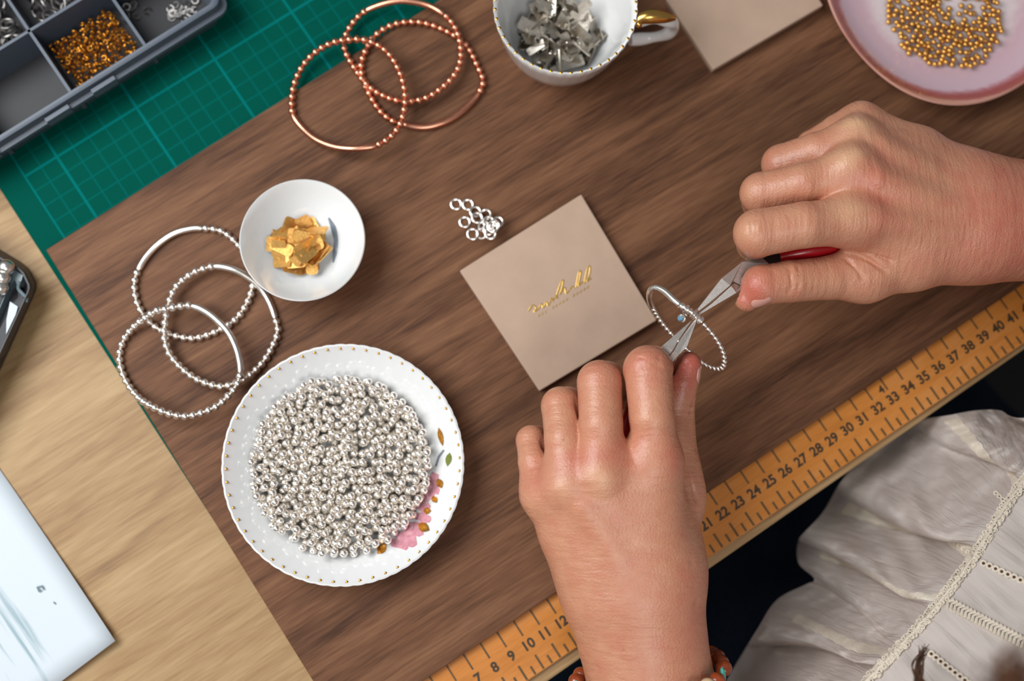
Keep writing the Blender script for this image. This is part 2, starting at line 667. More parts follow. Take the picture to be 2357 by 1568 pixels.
def catmull(pts, n_per, closed=True):
    pts = [Vector(p) for p in pts]
    n = len(pts)
    out = []
    rngk = n if closed else n - 1
    for i in range(rngk):
        if closed:
            p0, p1, p2, p3 = pts[i - 1], pts[i], pts[(i + 1) % n], pts[(i + 2) % n]
        else:
            p1, p2 = pts[i], pts[i + 1]
            p0 = pts[i - 1] if i > 0 else p1 * 2 - p2
            p3 = pts[i + 2] if i + 2 < n else p2 * 2 - p1
        for k in range(n_per):
            t = k / n_per
            out.append(0.5 * ((2 * p1) + (p2 - p0) * t + (2 * p0 - 5 * p1 + 4 * p2 - p3) * t * t + (3 * p1 - p0 - 3 * p2 + p3) * t ** 3))
    if not closed:
        out.append(pts[-1])
    return out


def resample(path, closed=True):
    """Returns a function s in metres -> point, and the total length."""
    p = [Vector(q) for q in path]
    if closed:
        p = p + [p[0]]
    L = [0.0]
    for a, b in zip(p[:-1], p[1:]):
        L.append(L[-1] + (b - a).length)
    tot = L[-1]
    La = np.array(L)
    A = np.array([tuple(q) for q in p])

    def at(s):
        s = s % tot if closed else min(max(s, 0), tot)
        return Vector((np.interp(s, La, A[:, 0]), np.interp(s, La, A[:, 1]), np.interp(s, La, A[:, 2])))
    return at, tot


# ------------------------------------------------------------------ setting: floor, desk
fl = MB().box((0.0, 0.0, -0.755), (2.2, 0, 0), (0, 2.2, 0), (0, 0, 0.015)).build('floor', 'floor', smooth=False)
tag(fl, kind='structure')

EA, EB = P(1262, 1568, 0), P(2357, 805, 0)               # the desk's front edge
EU = (EB - EA); EU.z = 0; EU.normalize()
EV = Vector((-EU.y, EU.x, 0))                            # away from the sitter
desk = empty('desk', EA + Vector((0, 0, -0.74)), 'light oak desk under the green mat and the dark walnut board', 'desk')
d0, d1 = EA - EU * 0.55, EA + EU * 0.95
local_board('desktop', [d0, d1, d1 + EV * 0.72, d0 + EV * 0.72], -0.022, 0.0, 'oak', EU, desk, 0.0012)
for a, b in ((0.06, 0.06), (1.44, 0.06), (1.44, 0.66), (0.06, 0.66)):
    c = d0 + EU * a + EV * b
    MB().box((c.x, c.y, -0.381), EU * 0.025, EV * 0.025, (0, 0, 0.359)).build('leg', 'oak', desk, smooth=False)

# ------------------------------------------------------------------ cutting mat, walnut board, ruler
ma, mb_ = P(0, 436, 0.003), P(620, 1398, 0.003)
MDOWN = (mb_ - ma); MDOWN.z = 0; MDOWN.normalize()       # along the mat's short side, towards the sitter
MU = Vector((-MDOWN.y, MDOWN.x, 0))                      # along the grid rows, to the right
if MU.x < 0:
    MU = -MU
gO = P(131, 361, 0.003)
t = (mb_ - gO).dot(MDOWN)
left_off = (ma - gO).dot(MU)
c_low = gO + MU * left_off + MDOWN * (t + 0.004)
c_up = gO + MU * left_off - MDOWN * 0.17
mat_o = local_board('cutting_mat', [c_low, c_low + MU * 0.60, c_up + MU * 0.60, c_up], 0.0, 0.003, 'mat', MU, None, 0.0005, origin=gO)
tag(mat_o, 'green cutting mat with a paler grid, under the walnut board', 'cutting mat')

bTL, bTop = P(105, 575, ZB), P(1010, 0, ZB)
bBL, bBR = P(794, 1687, ZB), P(2357, 653, ZB)
bTR = bTL + (bTop - bTL).normalized() * 0.62
bBR2 = bBL + (bBR - bBL).normalized() * 0.62
board = local_board('walnut_board', [bTL, bBL, bBR2, bTR], 0.003, ZB, 'walnut', bBR2 - bBL, None, 0.0006)
tag(board, 'large dark walnut board lying across the green mat', 'board')

RZ = 0.0028
r9, r41 = P(1193.4, 1533.5, RZ), P(2347.3, 751.1, RZ)
RU = (r41 - r9) / 32.0                                    # one division
ru = RU.normalized()
rv = Vector((-ru.y, ru.x, 0))
unit = RU.length


def rp(n, v, z=RZ):
    q = r9 + RU * (n - 9) + rv * v
    return Vector((q.x, q.y, z))


ruler = empty('wooden_ruler', rp(20, 0, 0), 'orange wooden ruler along the front edge of the desk', 'ruler')
v_low = -0.92 * unit * 0.94
local_board('ruler_blank', [rp(-4, v_low), rp(60, v_low), rp(60, 0.033), rp(-4, 0.033)], 0.0, RZ, 'ruler_wood', ru, ruler, 0.0005)


def ink(mb, n, va, vb, w):
    mb.prism([rp(n, va) + ru * s * w + Vector((0, 0, 0.00006)) for s in (-1, 1)] + [rp(n, vb) + ru * s * w + Vector((0, 0, 0.00006)) for s in (1, -1)],
             [rp(n, va) + ru * s * w for s in (-1, 1)] + [rp(n, vb) + ru * s * w for s in (1, -1)])


tk = MB()
for n in range(0, 56):
    ink(tk, n, 0.0, v_low + 0.0006, 0.0006)
    ink(tk, n + 0.5, -0.0035, v_low + 0.0006, 0.0006)
    ink(tk, n, 0.0113, 0.0300, 0.0005)
tk.build('tick_print', 'print', ruler, smooth=False)


def text_mesh(s, size, bold=0.0):
    cu = bpy.data.curves.new('numeral_text', 'FONT')
    cu.body, cu.size, cu.align_x, cu.align_y = s, size, 'CENTER', 'CENTER'
    cu.offset = bold
    cu.resolution_u = 3
    o = bpy.data.objects.new('numeral_text', cu)
    COL.objects.link(o)
    bpy.context.view_layer.update()
    me = bpy.data.meshes.new_from_object(o.evaluated_get(bpy.context.evaluated_depsgraph_get()))
    bpy.data.objects.remove(o)
    bpy.data.curves.remove(cu)
    return me


rang = math.atan2(ru.y, ru.x)
for n in list(range(5, 15)) + list(range(20, 43)):
    me = text_mesh(str(n), 0.0072, 0.00024)
    me.materials.append(M['numeral'])
    put('numeral', me, rp(n - 0.02, 0.0060, RZ + 0.0001), ruler, (0, 0, rang))
me = text_mesh('4', 0.006, 0.0002)
me.materials.append(M['numeral'])
put('numeral', me, P(2029, 898, RZ + 0.0001), ruler, (0, 0, rang))


# ------------------------------------------------------------------ dishes
def interp(xs, ys):
    return lambda x: float(np.interp(x, xs, ys))


# big white saucer
SZ = 0.019
sc_c = P(790, 1067, ZB + SZ)
sR = rad(277, sc_c)
s_base = Vector((sc_c.x, sc_c.y, ZB))
saucer = empty('saucer', s_base, 'big white porcelain saucer full of silver beads, gold dots round its rim', 'saucer')
k = sR
in_r = [0, 0.56 * k, 0.66 * k, 0.76 * k, 0.86 * k, 0.95 * k, 0.985 * k]
in_z = [0.0040, 0.0042, 0.0054, 0.0084, 0.0128, 0.0172, 0.0188]
prof = [(0.0, 0.0012), (0.52 * k, 0.0012), (0.525 * k, 0.0), (0.56 * k, 0.0), (0.57 * k, 0.0022), (0.70 * k, 0.0044), (0.85 * k, 0.0105),
        (0.97 * k, 0.0168), (0.995 * k, 0.0182), (1.0 * k, 0.0189), (0.985 * k, 0.0193)]
prof += [(r, z) for r, z in zip(in_r[::-1], in_z[::-1])][1:]
prof = [(max(r, 1e-4), z) for r, z in prof]


def scallop(amount, count, R):
    def f(r, z, an, j):
        w = max(0.0, (r / R - 0.9) / 0.1)
        return r * (1 + amount * w * abs(math.sin(an * count / 2)))
    return f


MB().lathe(s_base, prof, 240, scallop(0.005, 60, k)).build('dish', 'porcelain', saucer, angle=60)
sauc_h = interp(in_r, in_z)


def on_dish(px, py, base, hfun, lift=0.0):
    z = base.z + 0.008
    for _ in range(8):
        p = P(px, py, z)
        z = base.z + hfun(math.hypot(p.x - base.x, p.y - base.y)) + lift
    return P(px, py, z)


gd = MB()
for i in range(56):
    an = 2 * PI * i / 56 + 0.05
    r = 0.968 * k
    gd.ball(s_base + Vector((r * math.cos(an), r * math.sin(an), 0.01835)), 0.00078, 8, 5, 0.5)
gd.build('gilding', 'gilt', saucer)


def decal(name, mat, pts, parent, base, hfun, lift=0.0004):
    c = on_dish(sum(p[0] for p in pts) / len(pts), sum(p[1] for p in pts) / len(pts), base, hfun, lift + 0.0001)
    ring = [on_dish(p[0], p[1], base, hfun, lift) for p in pts]
    low = [q - Vector((0, 0, 0.0003)) for q in ring]
    n = len(ring)
    mb = MB()
    fs = []
    for i in range(n):
        j = (i + 1) % n
        fs += [(0, 1 + i, 1 + j), (1 + i, 1 + n + i, 1 + n + j, 1 + j)]
    mb.add([c] + ring + low, fs)
    return mb.build(name, mat, parent)


def blob(cx, cy, rx, ry, rot=0.0, n=12, wob=0.2, seed=0):
    rr = random.Random(seed)
    out = []
    for i in range(n):
        a = 2 * PI * i / n
        s = 1 + wob * (rr.random() - 0.5) * 2
        x, y = rx * s * math.cos(a), ry * s * math.sin(a)
        out.append((cx + x * math.cos(rot) - y * math.sin(rot), cy + x * math.sin(rot) + y * math.cos(rot)))
    return out


def leaf(cx, cy, L, wd, rot):
    out = []
    for t_, s in ((-1, 0), (-.5, .8), (0, 1), (.5, .7), (1, 0), (.5, -.7), (0, -1), (-.5, -.8)):
        x, y = L * t_, wd * s
        out.append((cx + x * math.cos(rot) - y * math.sin(rot), cy + x * math.sin(rot) + y * math.cos(rot)))
    return out


for i, (x, y, rx, ry, ro) in enumerate(((935, 1240, 24, 18, 0.5), (955, 1216, 22, 18, 0.2), (917, 1252, 20, 12, 0.4), (976, 1168, 16, 13, -0.6),
                                        (990, 1138, 20, 11, -1.0), (997, 1108, 13, 18, 0.3), (972, 1192, 18, 12, 0.2), (1003, 1128, 10, 12, 0))):
    decal('petal_print', 'pink_print', blob(x, y, rx, ry, ro, 12, 0.25, i), saucer, s_base, sauc_h)
for x, y, L, wd, ro in ((879, 1264, 15, 9, -0.8), (975, 1214, 15, 11, 0.5), (983, 1176, 9, 8, 0), (1012, 1113, 12, 8, 1.2), (1000, 1150, 9, 7, 1.0), (1014, 1006, 22, 6, 1.35)):  # gilt leaves; the last is a gold highlight painted on the dish
    decal('leaf_glint_print', 'gilt', leaf(x, y, L, wd, ro), saucer, s_base, sauc_h, 0.0006)
decal('leaf_glint_print', 'green_print', leaf(1032, 1058, 16, 7, 1.75), saucer, s_base, sauc_h, 0.0006)
decal('stem_print', 'stem_print', [(1001, 1073), (1008, 1050), (1020, 1035), (1023, 1037), (1012, 1052), (1005, 1074)], saucer, s_base, sauc_h)


def settle(n, d, region, floor_h, tries=10, seed=1, stack=2.2):
    """Drops n balls of diameter d at random spots; each takes the lowest of a few tries. Returns resting centres."""
    r = np.random.default_rng(seed)
    C = np.zeros((0, 3))
    for _ in range(n):
        best = None
        for _ in range(tries):
            x, y = region(r)
            z = floor_h(x, y) + d / 2
            if len(C):
                dd = (C[:, 0] - x) ** 2 + (C[:, 1] - y) ** 2
                m = dd < (d * 0.999) ** 2
                if m.any():
                    z = max(z, float(np.max(C[m, 2] + np.sqrt(d * d - dd[m]))))
            if best is None or z < best[2]:
                best = (x, y, z)
        if best[2] < floor_h(best[0], best[1]) + d * stack:
            C = np.vstack([C, best])
    return C


def disc_region(c, R, e=0.5):
    def f(r):
        a, q = r.random() * 2 * PI, R * r.random() ** e
        return c.x + q * math.cos(a), c.y + q * math.sin(a)
    return f


def scatter_balls(C, d, name, mat, label, cat, group, keep, seg, rings, rest_name, rest_label):
    me = shared(MB().ball((0, 0, 0), d / 2 * 0.995, seg, rings), name, mat)
    order = np.argsort(-C[:, 2])
    for i in order[:keep]:
        tag(put(name, me, C[i]), label, cat, group)
    rest = order[keep:]
    if len(rest):
        mb = MB()
        for i in rest:
            mb.ball(C[i], d / 2 * 0.995, 12, 8)
        tag(mb.build(rest_name, mat), rest_label, cat, group, 'stuff')


bead_c = P(785, 1072, ZB + 0.008)
BD = 0.0043
C = settle(1000, BD, disc_region(bead_c, rad(202, bead_c)), lambda x, y: ZB + sauc_h(math.hypot(x - s_base.x, y - s_base.y)), 14, 3, 2.6)
scatter_balls(C, BD, 'silver_bead', 'silver', 'round silver bead lying loose in the big white saucer', 'bead', 'silver beads in the white saucer', 300, 16, 10,
              'silver_bead_pile', 'lower layer of round silver beads filling the white saucer')

# small white bowl with gold tags
WZ = 0.026
w_c = P(696, 552, ZB + WZ)
wR = rad(144, w_c)
w_base = Vector((w_c.x, w_c.y, ZB))
bowl = empty('small_bowl', w_base, 'small plain white bowl with gold metal tags inside', 'bowl')
wi_r = [0, 0.40 * wR, 0.55 * wR, 0.72 * wR, 0.86 * wR, 0.965 * wR]
wi_z = [0.0042, 0.0052, 0.0082, 0.0138, 0.0195, 0.0255]
prof = [(1e-4, 0.001), (0.42 * wR, 0.001), (0.43 * wR, 0.0), (0.5 * wR, 0.0), (0.52 * wR, 0.003), (0.74 * wR, 0.0115), (0.89 * wR, 0.0182), (0.985 * wR, 0.0247), (1.0 * wR, 0.0259), (0.985 * wR, 0.0264)]
prof += [(max(r, 1e-4), z) for r, z in zip(wi_r[::-1], wi_z[::-1])]
MB().lathe(w_base, prof, 96).build('dish', 'porcelain', bowl, angle=60)
bowl_h = interp(wi_r, wi_z)
decal('scroll_print', 'stem_print', [(757, 500), (772, 520), (778, 550), (776, 580), (768, 605), (765, 603), (772, 578), (773, 550), (767, 522), (755, 503)], bowl, w_base, bowl_h)


def tag_mesh(name, L, wd, th, mat, hole=True, rnd=0.3):
    """A flat rectangular tag with rounded corners and a punched eye at one end."""
    out = []
    rr = min(L, wd) * rnd
    for cx, cy, a0 in ((L / 2 - rr, wd / 2 - rr, 0), (-L / 2 + rr, wd / 2 - rr, PI / 2), (-L / 2 + rr, -wd / 2 + rr, PI), (L / 2 - rr, -wd / 2 + rr, 1.5 * PI)):
        for q in range(4):
            a = a0 + q * PI / 6
            out.append(Vector((cx + rr * math.cos(a), cy + rr * math.sin(a), 0)))
    up = [p + Vector((0, 0, th / 2)) for p in out]
    dn = [p - Vector((0, 0, th / 2)) for p in out]
    mb = MB().prism(up, dn)
    if hole:
        mb.torus((L / 2 - rr * 0.9, 0, th / 2), wd * 0.13, th * 0.25, (0, 0, 1), 10, 5)
    return shared(mb, name, mat, True, 30)


def heap_tags(n, meshes, size, region, hfun, name, label, cat, group, tilt, seed, grow):
    r = np.random.default_rng(seed)
    placed = []
    for i in range(n):
        x, y = region(r)
        z = hfun(x, y) + 0.0006
        lap = [q[2] for q in placed if (q[0] - x) ** 2 + (q[1] - y) ** 2 < size ** 2]
        if lap:
            z = max(z, max(lap) + grow)
        placed.append((x, y, z))
        o = put(name, meshes[i % len(meshes)], (x, y, z), None,
                (r.normal(0, tilt), r.normal(0, tilt), r.random() * 2 * PI))
        tag(o, label, cat, group)


gold_tags = [tag_mesh('gold_tag', 0.0125, 0.0078, 0.0007, 'gold_leafy', rnd=.16), tag_mesh('gold_tag', 0.0105, 0.009, 0.0007, 'gold_leafy', rnd=.16), tag_mesh('gold_tag', 0.0145, 0.0062, 0.0007, 'gold_leafy')]
gt_c = P(689, 566, ZB + 0.009)
heap_tags(44, gold_tags, 0.0062, disc_region(gt_c, rad(54, gt_c)), lambda x, y: ZB + 0.0062, 'gold_tag', 'small gold metal tag heaped in the small white bowl', 'tag', 'gold tags in the white bowl', 0.42, 5, 0.0011)

# cup
CZ = 0.052
c_c = P(1302, 13, ZB + CZ)
cR = rad(167, c_c)
c_base = Vector((c_c.x, c_c.y, ZB))
cup = empty('teacup', c_base, 'white porcelain teacup with gold-dotted rim and gilded handle, full of silver tags', 'cup')
ci_r = [0, 0.45 * cR, 0.62 * cR, 0.74 * cR, 0.83 * cR, 0.92 * cR, 0.955 * cR]
ci_z = [0.007, 0.008, 0.013, 0.021, 0.031, 0.046, 0.0515]
prof = [(1e-4, 0.0015), (0.46 * cR, 0.0015), (0.47 * cR, 0), (0.53 * cR, 0), (0.54 * cR, 0.004), (0.70 * cR, 0.010), (0.82 * cR, 0.019), (0.90 * cR, 0.030), (0.96 * cR, 0.044), (0.995 * cR, 0.0510), (0.985 * cR, 0.0522)]
prof += [(max(r, 1e-4), z) for r, z in zip(ci_r[::-1], ci_z[::-1])]
MB().lathe(c_base, prof, 200, scallop(0.010, 44, cR)).build('bowl_body', 'porcelain', cup, angle=60)
gd = MB()
for i in range(44):
    an = 2 * PI * (i + 0.5) / 44
    gd.ball(c_base + Vector((0.972 * cR * math.cos(an), 0.972 * cR * math.sin(an), 0.0521)), 0.0008, 8, 5, 0.5)
gd.build('gilding', 'gilt', cup)
hp = catmull([P(1450, 92, 0.024), P(1490, 88, 0.022), P(1530, 80, 0.027), P(1549, 66, 0.036), P(1547, 52, 0.046), P(1520, 44, 0.052), P(1488, 44, 0.053), P(1462, 50, 0.052)], 8, False)
h_o = MB().tube(hp, [0.0032 + 0.0004 * math.sin(i * 0.4) for i in range(len(hp))], 14).build('handle', 'porcelain', cup)
gp = catmull([P(1461, 54, 0.0555), P(1478, 42, 0.0565), P(1500, 38, 0.0568), P(1528, 40, 0.0558), P(1553, 42, 0.0530)], 7, False)
MB().tube(gp, [0.0012 + 0.0026 * math.sin(PI * min(1, (i + 1.5) / (len(gp) + 1))) for i in range(len(gp))], 10).ball(P(1470, 56, 0.0560), 0.002, 10, 7).build('gilt_leaf', 'gold', h_o)
cup_h = interp(ci_r, ci_z)
silver_tags = [tag_mesh('silver_tag', 0.0125, 0.0052, 0.0007, 'silver_tag', rnd=.2), tag_mesh('silver_tag', 0.0145, 0.0068, 0.0007, 'silver_tag', rnd=.12), tag_mesh('silver_tag', 0.011, 0.004, 0.0007, 'silver_tag', rnd=.2)]
st_c = Vector((c_base.x, c_base.y, 0))
heap_tags(130, silver_tags, 0.005, disc_region(st_c, 0.0195), lambda x, y: ZB + 0.0125, 'silver_tag', 'small silver metal tag heaped in the white teacup', 'tag', 'silver tags in the teacup', 0.75, 8, 0.0011)

# pink stoneware plate with gold beads
PZ = 0.017
p_c = P(2190, -45, ZB + PZ)
pR = rad(294, p_c)
p_base = Vector((p_c.x, p_c.y, ZB))
pi_r = [0, 0.60 * pR, 0.74 * pR, 0.86 * pR, 0.93 * pR, 0.975 * pR]
pi_z = [0.0050, 0.0052, 0.0066, 0.0105, 0.0140, 0.0165]
prof = [(1e-4, 0.001), (0.55 * pR, 0.001), (0.56 * pR, 0.0), (0.62 * pR, 0.0), (0.64 * pR, 0.002), (0.82 * pR, 0.0045), (0.93 * pR, 0.0098), (0.99 * pR, 0.0150), (1.0 * pR, 0.0166), (0.99 * pR, 0.0174)]
n_out = len(prof)
prof += [(max(r, 1e-4), z) for r, z in zip(pi_r[::-1], pi_z[::-1])]


def wobble(r, z, an, j):
    return r * (1 + (r / pR) ** 3 * (0.014 * math.cos(4 * an + 0.6) + 0.008 * math.sin(3 * an)))


pl = MB().lathe(p_base, prof, 160, wobble).build('pink_plate', 'pink_glaze', None, base=p_base, angle=60)
tag(pl, 'pink glazed stoneware plate with a red-brown rim, holding gold beads', 'plate')
at = pl.data.attributes.new('radius', 'FLOAT', 'POINT')
at.data.foreach_set('value', [min(1.0, math.hypot(v.co.x, v.co.y) / pR) for v in pl.data.vertices])
plate_h = interp(pi_r, pi_z)
poly_gold = [(2030, 40), (2052, 62), (2070, 92), (2082, 118), (2112, 136), (2142, 152), (2195, 150), (2228, 160), (2264, 142), (2276, 118), (2299, 90),
             (2304, 40), (2290, 0), (2285, -40), (2160, -90), (2060, -60), (2045, 0)]


def in_poly(x, y, poly):
    c, n = False, len(poly)
    for i in range(n):
        (x1, y1), (x2, y2) = poly[i], poly[i - 1]
        if (y1 > y) != (y2 > y) and x < (x2 - x1) * (y - y1) / (y2 - y1) + x1:
            c = not c
    return c


GD = 0.0031


def gold_region(r):
    while True:
        x, y = 2025 + 285 * r.random(), -95 + 260 * r.random()
        if not in_poly(x, y, poly_gold):
            continue
        sparse = ((x - 2215) / 48) ** 2 + ((y - 22) / 34) ** 2 < 1
        if sparse and r.random() > 0.08:
            continue
        q = P(x, y, ZB + 0.0067)
        return q.x, q.y


C = settle(330, GD, gold_region, lambda x, y: ZB + plate_h(math.hypot(x - p_base.x, y - p_base.y)), 12, 11, 1.9)
gb = shared(MB().ball((0, 0, 0), GD / 2 * 0.995, 14, 9), 'gold_bead', 'gold')
vis = sorted(range(len(C)), key=lambda i: -C[i][2] - (0.5 if C[i][1] < P(2200, -12, ZB).y else 0))[:300]
for i in vis:
    tag(put('gold_bead', gb, C[i]), 'tiny round gold bead lying loose on the pink plate', 'bead', 'gold beads on the pink plate')


# ------------------------------------------------------------------ kraft boxes
def kraft_box(name, px, h, label):
    top = [P(x, y, ZB + h) for x, y in px]
    c = sum(top, Vector()) / len(top)
    root = empty(name, (c.x, c.y, ZB), label, 'box')
    xd = top[0] - top[1]
    fl_ = [Vector((q.x, q.y, 0)) for q in top]
    cc = Vector((c.x, c.y, 0))
    ins = [cc + (q - cc) * 0.985 for q in fl_]
    local_board('base', ins, ZB, ZB + h * 0.45, 'kraft_edge', xd, root, 0.0002)
    local_board('lid', fl_, ZB + h * 0.45, ZB + h, 'kraft', xd, root, 0.0006)
    return root


BH = 0.007
kb = kraft_box('gift_box', [(1338, 447), (1058, 623), (1242, 900), (1512, 737)], BH, 'square beige gift box with gold script on its lid, by the hand')
kraft_box('gift_box', [(1642, 160), (1895, 12), (1790, -150), (1532, -4)], BH, 'plain beige gift box behind the teacup handle, beside the pink plate')


def foil_line(px, r, parent, z):
    pts = catmull([P(x, y, z) for x, y in px], 4, False)
    return MB().tube(pts, r, 6, flat=0.25)


fz = ZB + BH + 0.0001
strokes = [[(1216, 716), (1226, 703), (1234, 709), (1229, 718), (1238, 712), (1247, 700), (1250, 709), (1258, 695), (1262, 704), (1270, 686), (1272, 693), (1280, 680), (1284, 688)],
           [(1279, 686), (1291, 652), (1297, 646), (1292, 668), (1288, 678), (1300, 662), (1303, 676), (1310, 668)],
           [(1312, 666), (1318, 660), (1322, 664)],
           [(1326, 662), (1332, 630), (1337, 625), (1334, 645), (1331, 658), (1340, 650), (1345, 652)],
           [(1345, 652), (1352, 620), (1358, 613), (1357, 632), (1350, 648), (1361, 640)]]
sb = MB()
for s_ in strokes:
    pts = catmull([P(x, y, fz) for x, y in s_], 4, False)
    sb.tube(pts, 0.00042, 6, flat=0.25)
sb.build('script_print', 'foil', kb)
sb = MB()
for i in range(15):
    if i in (3, 9):
        continue
    x, y = 1240 + (1352 - 1240) * i / 14, 726 + (661 - 726) * i / 14
    for dx, dy in (((0, 4), (2, -3)), ((2, -3), (5, 1)), ((1, 1), (4, -1))):
        sb.tube([P(x + dx[0], y + dx[1], fz), P(x + dy[0], y + dy[1], fz)], 0.00017, 5, flat=0.3)
sb.build('small_print', 'foil', kb)

# ------------------------------------------------------------------ jump rings on the board
jr = [(1050, 470), (1077, 471), (1094, 489), (1118, 497), (1098, 506), (1070, 511), (1124, 515), (1145, 517), (1114, 527), (1137, 526), (1124, 537), (1108, 547), (1088, 550), (1128, 549), (1133, 535)]
jm = shared(MB().torus((0, 0, 0), 0.0027, 0.00062, (0, 0, 1), 28, 8), 'jump_ring', 'silver')
ORD = ('first', 'second', 'third', 'fourth', 'fifth', 'sixth', 'seventh', 'eighth', 'ninth', 'tenth', 'eleventh', 'twelfth', 'thirteenth', 'fourteenth', 'fifteenth')
rank = {p: ORD[i] for i, p in enumerate(sorted(jr, key=lambda p: p[0] + 0.9 * p[1]))}
placed = []
for x, y in jr:
    p = P(x, y, ZB + 0.001)
    lap = [q for q in placed if (q[0] - p).length < 0.0062]
    z = max([q[1] for q in lap], default=ZB - 0.0007) + 0.00135
    tl = 0.0 if not lap else 0.16
    placed.append((p, z))
    tag(put('jump_ring', jm, (p.x, p.y, z + tl * 0.0012), None, (random.uniform(-tl, tl), random.uniform(-tl, tl), random.random() * 3)),
        'silver jump ring on the board, ' + rank[(x, y)] + ' of the loose cluster counting towards the gift box', 'ring', 'jump rings on the board')


# ------------------------------------------------------------------ bracelets
def bracelet(name, pts, zfun, tube_from, tube_to, bd, mat, label, group, n_seg=12):
    """Closed strand through photo points: a curved bar between two of them, beads for the rest."""
    pp = [P(x, y, zfun(x, y)) for x, y in pts]
    path = catmull(pp, 10, True)
    at_, tot = resample(path, True)
    seglen = [0.0]
    for a, b in zip(path, path[1:] + path[:1]):
        seglen.append(seglen[-1] + (b - a).length)

    def s_of(i):
        return seglen[i * 10]
    s0, s1 = s_of(tube_from), s_of(tube_to)
    if s1 <= s0:
        s1 += tot
    c = sum(pp, Vector()) / len(pp)
    root = empty(name, (c.x, c.y, min(p.z for p in pp) - bd / 2), label, 'bracelet', group)
    n = 26
    tp = [at_(s0 + (s1 - s0) * i / n) for i in range(n + 1)]
    MB().tube(tp, [bd * 0.36 if i in (0, n) else bd * 0.43 for i in range(n + 1)], n_seg).build('curved_bar', mat, root)
    free = tot - (s1 - s0)
    nb = int(round((free - 0.0002) / bd))
    st = free / nb
    me = shared(MB().ball((0, 0, 0), st / 2 * 1.035, 16, 10), 'bead', mat)
    for i in range(nb):
        put('bead', me, at_(s1 + st * (i + 0.5)), root)
    return root


def c2(sx, ox, oy, pts):
    return [(ox + x / sx, oy + y / sx) for x, y in pts]


A_ = c2(2.614, 600, 0, [(640, 62), (760, 18), (870, 6), (1000, 30), (1100, 85), (1160, 150), (1192, 225), (1205, 310), (1196, 390), (1160, 460), (1090, 530), (1000, 588), (900, 610), (800, 600), (700, 556), (630, 500), (565, 410), (515, 325), (500, 262), (520, 195), (570, 120)])
B_ = c2(2.614, 600, 0, [(640, 285), (695, 210), (790, 152), (900, 132), (1010, 146), (1140, 200), (1240, 278), (1305, 400), (1338, 490), (1310, 565), (1230, 655), (1130, 725), (1020, 762), (930, 765), (860, 748), (795, 728), (735, 685), (690, 630), (648, 555), (617, 480), (605, 390)])
R1_ = c2(2.614, 600, 0, [(195, 690), (250, 770), (330, 838), (430, 880), (530, 895), (610, 892), (690, 878), (770, 835), (830, 765), (858, 690), (870, 600), (860, 510), (832, 425), (780, 335), (710, 275), (620, 240), (520, 240), (420, 262), (330, 315), (255, 395), (208, 490), (188, 590)])
z0 = ZB + 0.0021
bracelet('bead_bracelet', B_, lambda x, y: z0, 9, 14, 0.0041, 'rose', 'rose gold bead bracelet with its bar lowest, nearest the teacup', 'rose gold bracelets')
bracelet('bead_bracelet', A_, lambda x, y: z0 + 0.0046 * min(1, max(0, (x - 820) / 90)), 0, 4, 0.0041, 'rose', 'rose gold bead bracelet with its bar uppermost, over the green mat', 'rose gold bracelets')
bracelet('bead_bracelet', R1_, lambda x, y: z0 + 0.0088 * min(1, max(0, (x - 690) / 120)), 0, 6, 0.0041, 'rose', 'rose gold bead bracelet lying over the other two, bar towards the bowl', 'rose gold bracelets')
S1_ = c2(2.529, 200, 380, [(300, 608), (345, 535), (410, 465), (500, 402), (590, 374), (670, 368), (770, 380), (835, 420), (892, 480), (940, 560), (966, 640), (965, 700), (945, 775), (900, 858), (840, 920), (770, 960), (700, 990), (620, 1008), (540, 1000), (440, 968), (365, 915), (318, 855), (288, 790), (275, 710), (282, 655)])
S2_ = c2(2.529, 200, 380, [(745, 590), (860, 612), (950, 662), (1020, 728), (1068, 810), (1095, 890), (1112, 960), (1090, 1035), (1025, 1148), (925, 1238), (800, 1288), (700, 1272), (610, 1230), (530, 1162), (475, 1090), (450, 1000), (455, 920), (470, 830), (505, 730), (560, 668), (640, 618)])
S3_ = c2(2.529, 200, 380, [(615, 820), (700, 858), (775, 920), (830, 985), (870, 1070), (890, 1150), (893, 1205), (880, 1265), (845, 1320), (765, 1398), (670, 1442), (570, 1463), (470, 1445), (380, 1405), (305, 1358), (240, 1280), (200, 1190), (190, 1100), (218, 1010), (275, 940), (335, 893), (400, 850), (465, 838), (540, 822)])
bracelet('bead_bracelet', S1_, lambda x, y: z0, 0, 5, 0.0041, 'silver', 'silver bead bracelet with its bar away from the saucer, partly under the small bowl', 'silver bracelets')
bracelet('bead_bracelet', S2_, lambda x, y: z0 + 0.0046 * min(1, max(0, (610 - x) / 60)), 0, 5, 0.0041, 'silver', 'silver bead bracelet with its bar beside the small bowl, middle of three', 'silver bracelets')
bracelet('bead_bracelet', S3_, lambda x, y: z0 + 0.0088 * min(1, max(0, (x - 285) / 70)), 0, 6, 0.0041, 'silver', 'silver bead bracelet lying over the other two, reaching the board edge', 'silver bracelets')

# ------------------------------------------------------------------ grey organiser tray
TZ0 = 0.003
TH = 0.027
tA, tB = P(0, 311, TZ0 + TH), P(485, 8, TZ0 + TH)        # inner edge of the near rim
TU = (tB - tA); TU.z = 0; TU.normalize()
TV = Vector((-TU.y, TU.x, 0))                            # away from the sitter
tO = P(332, 102, TZ0 + TH); tO.z = 0
right_in = (P(488, 6, TZ0 + TH) - tO).dot(TU) + 0.002
dA = (P(163, 214, TZ0 + TH) - tO).dot(TU)
vB = (P(69, 69, TZ0 + TH - 0.001) - tO).dot(TV)
cell = -dA


def tp_(u, v, z):
    q = tO + TU * u + TV * v
    return Vector((q.x, q.y, TZ0 + z))


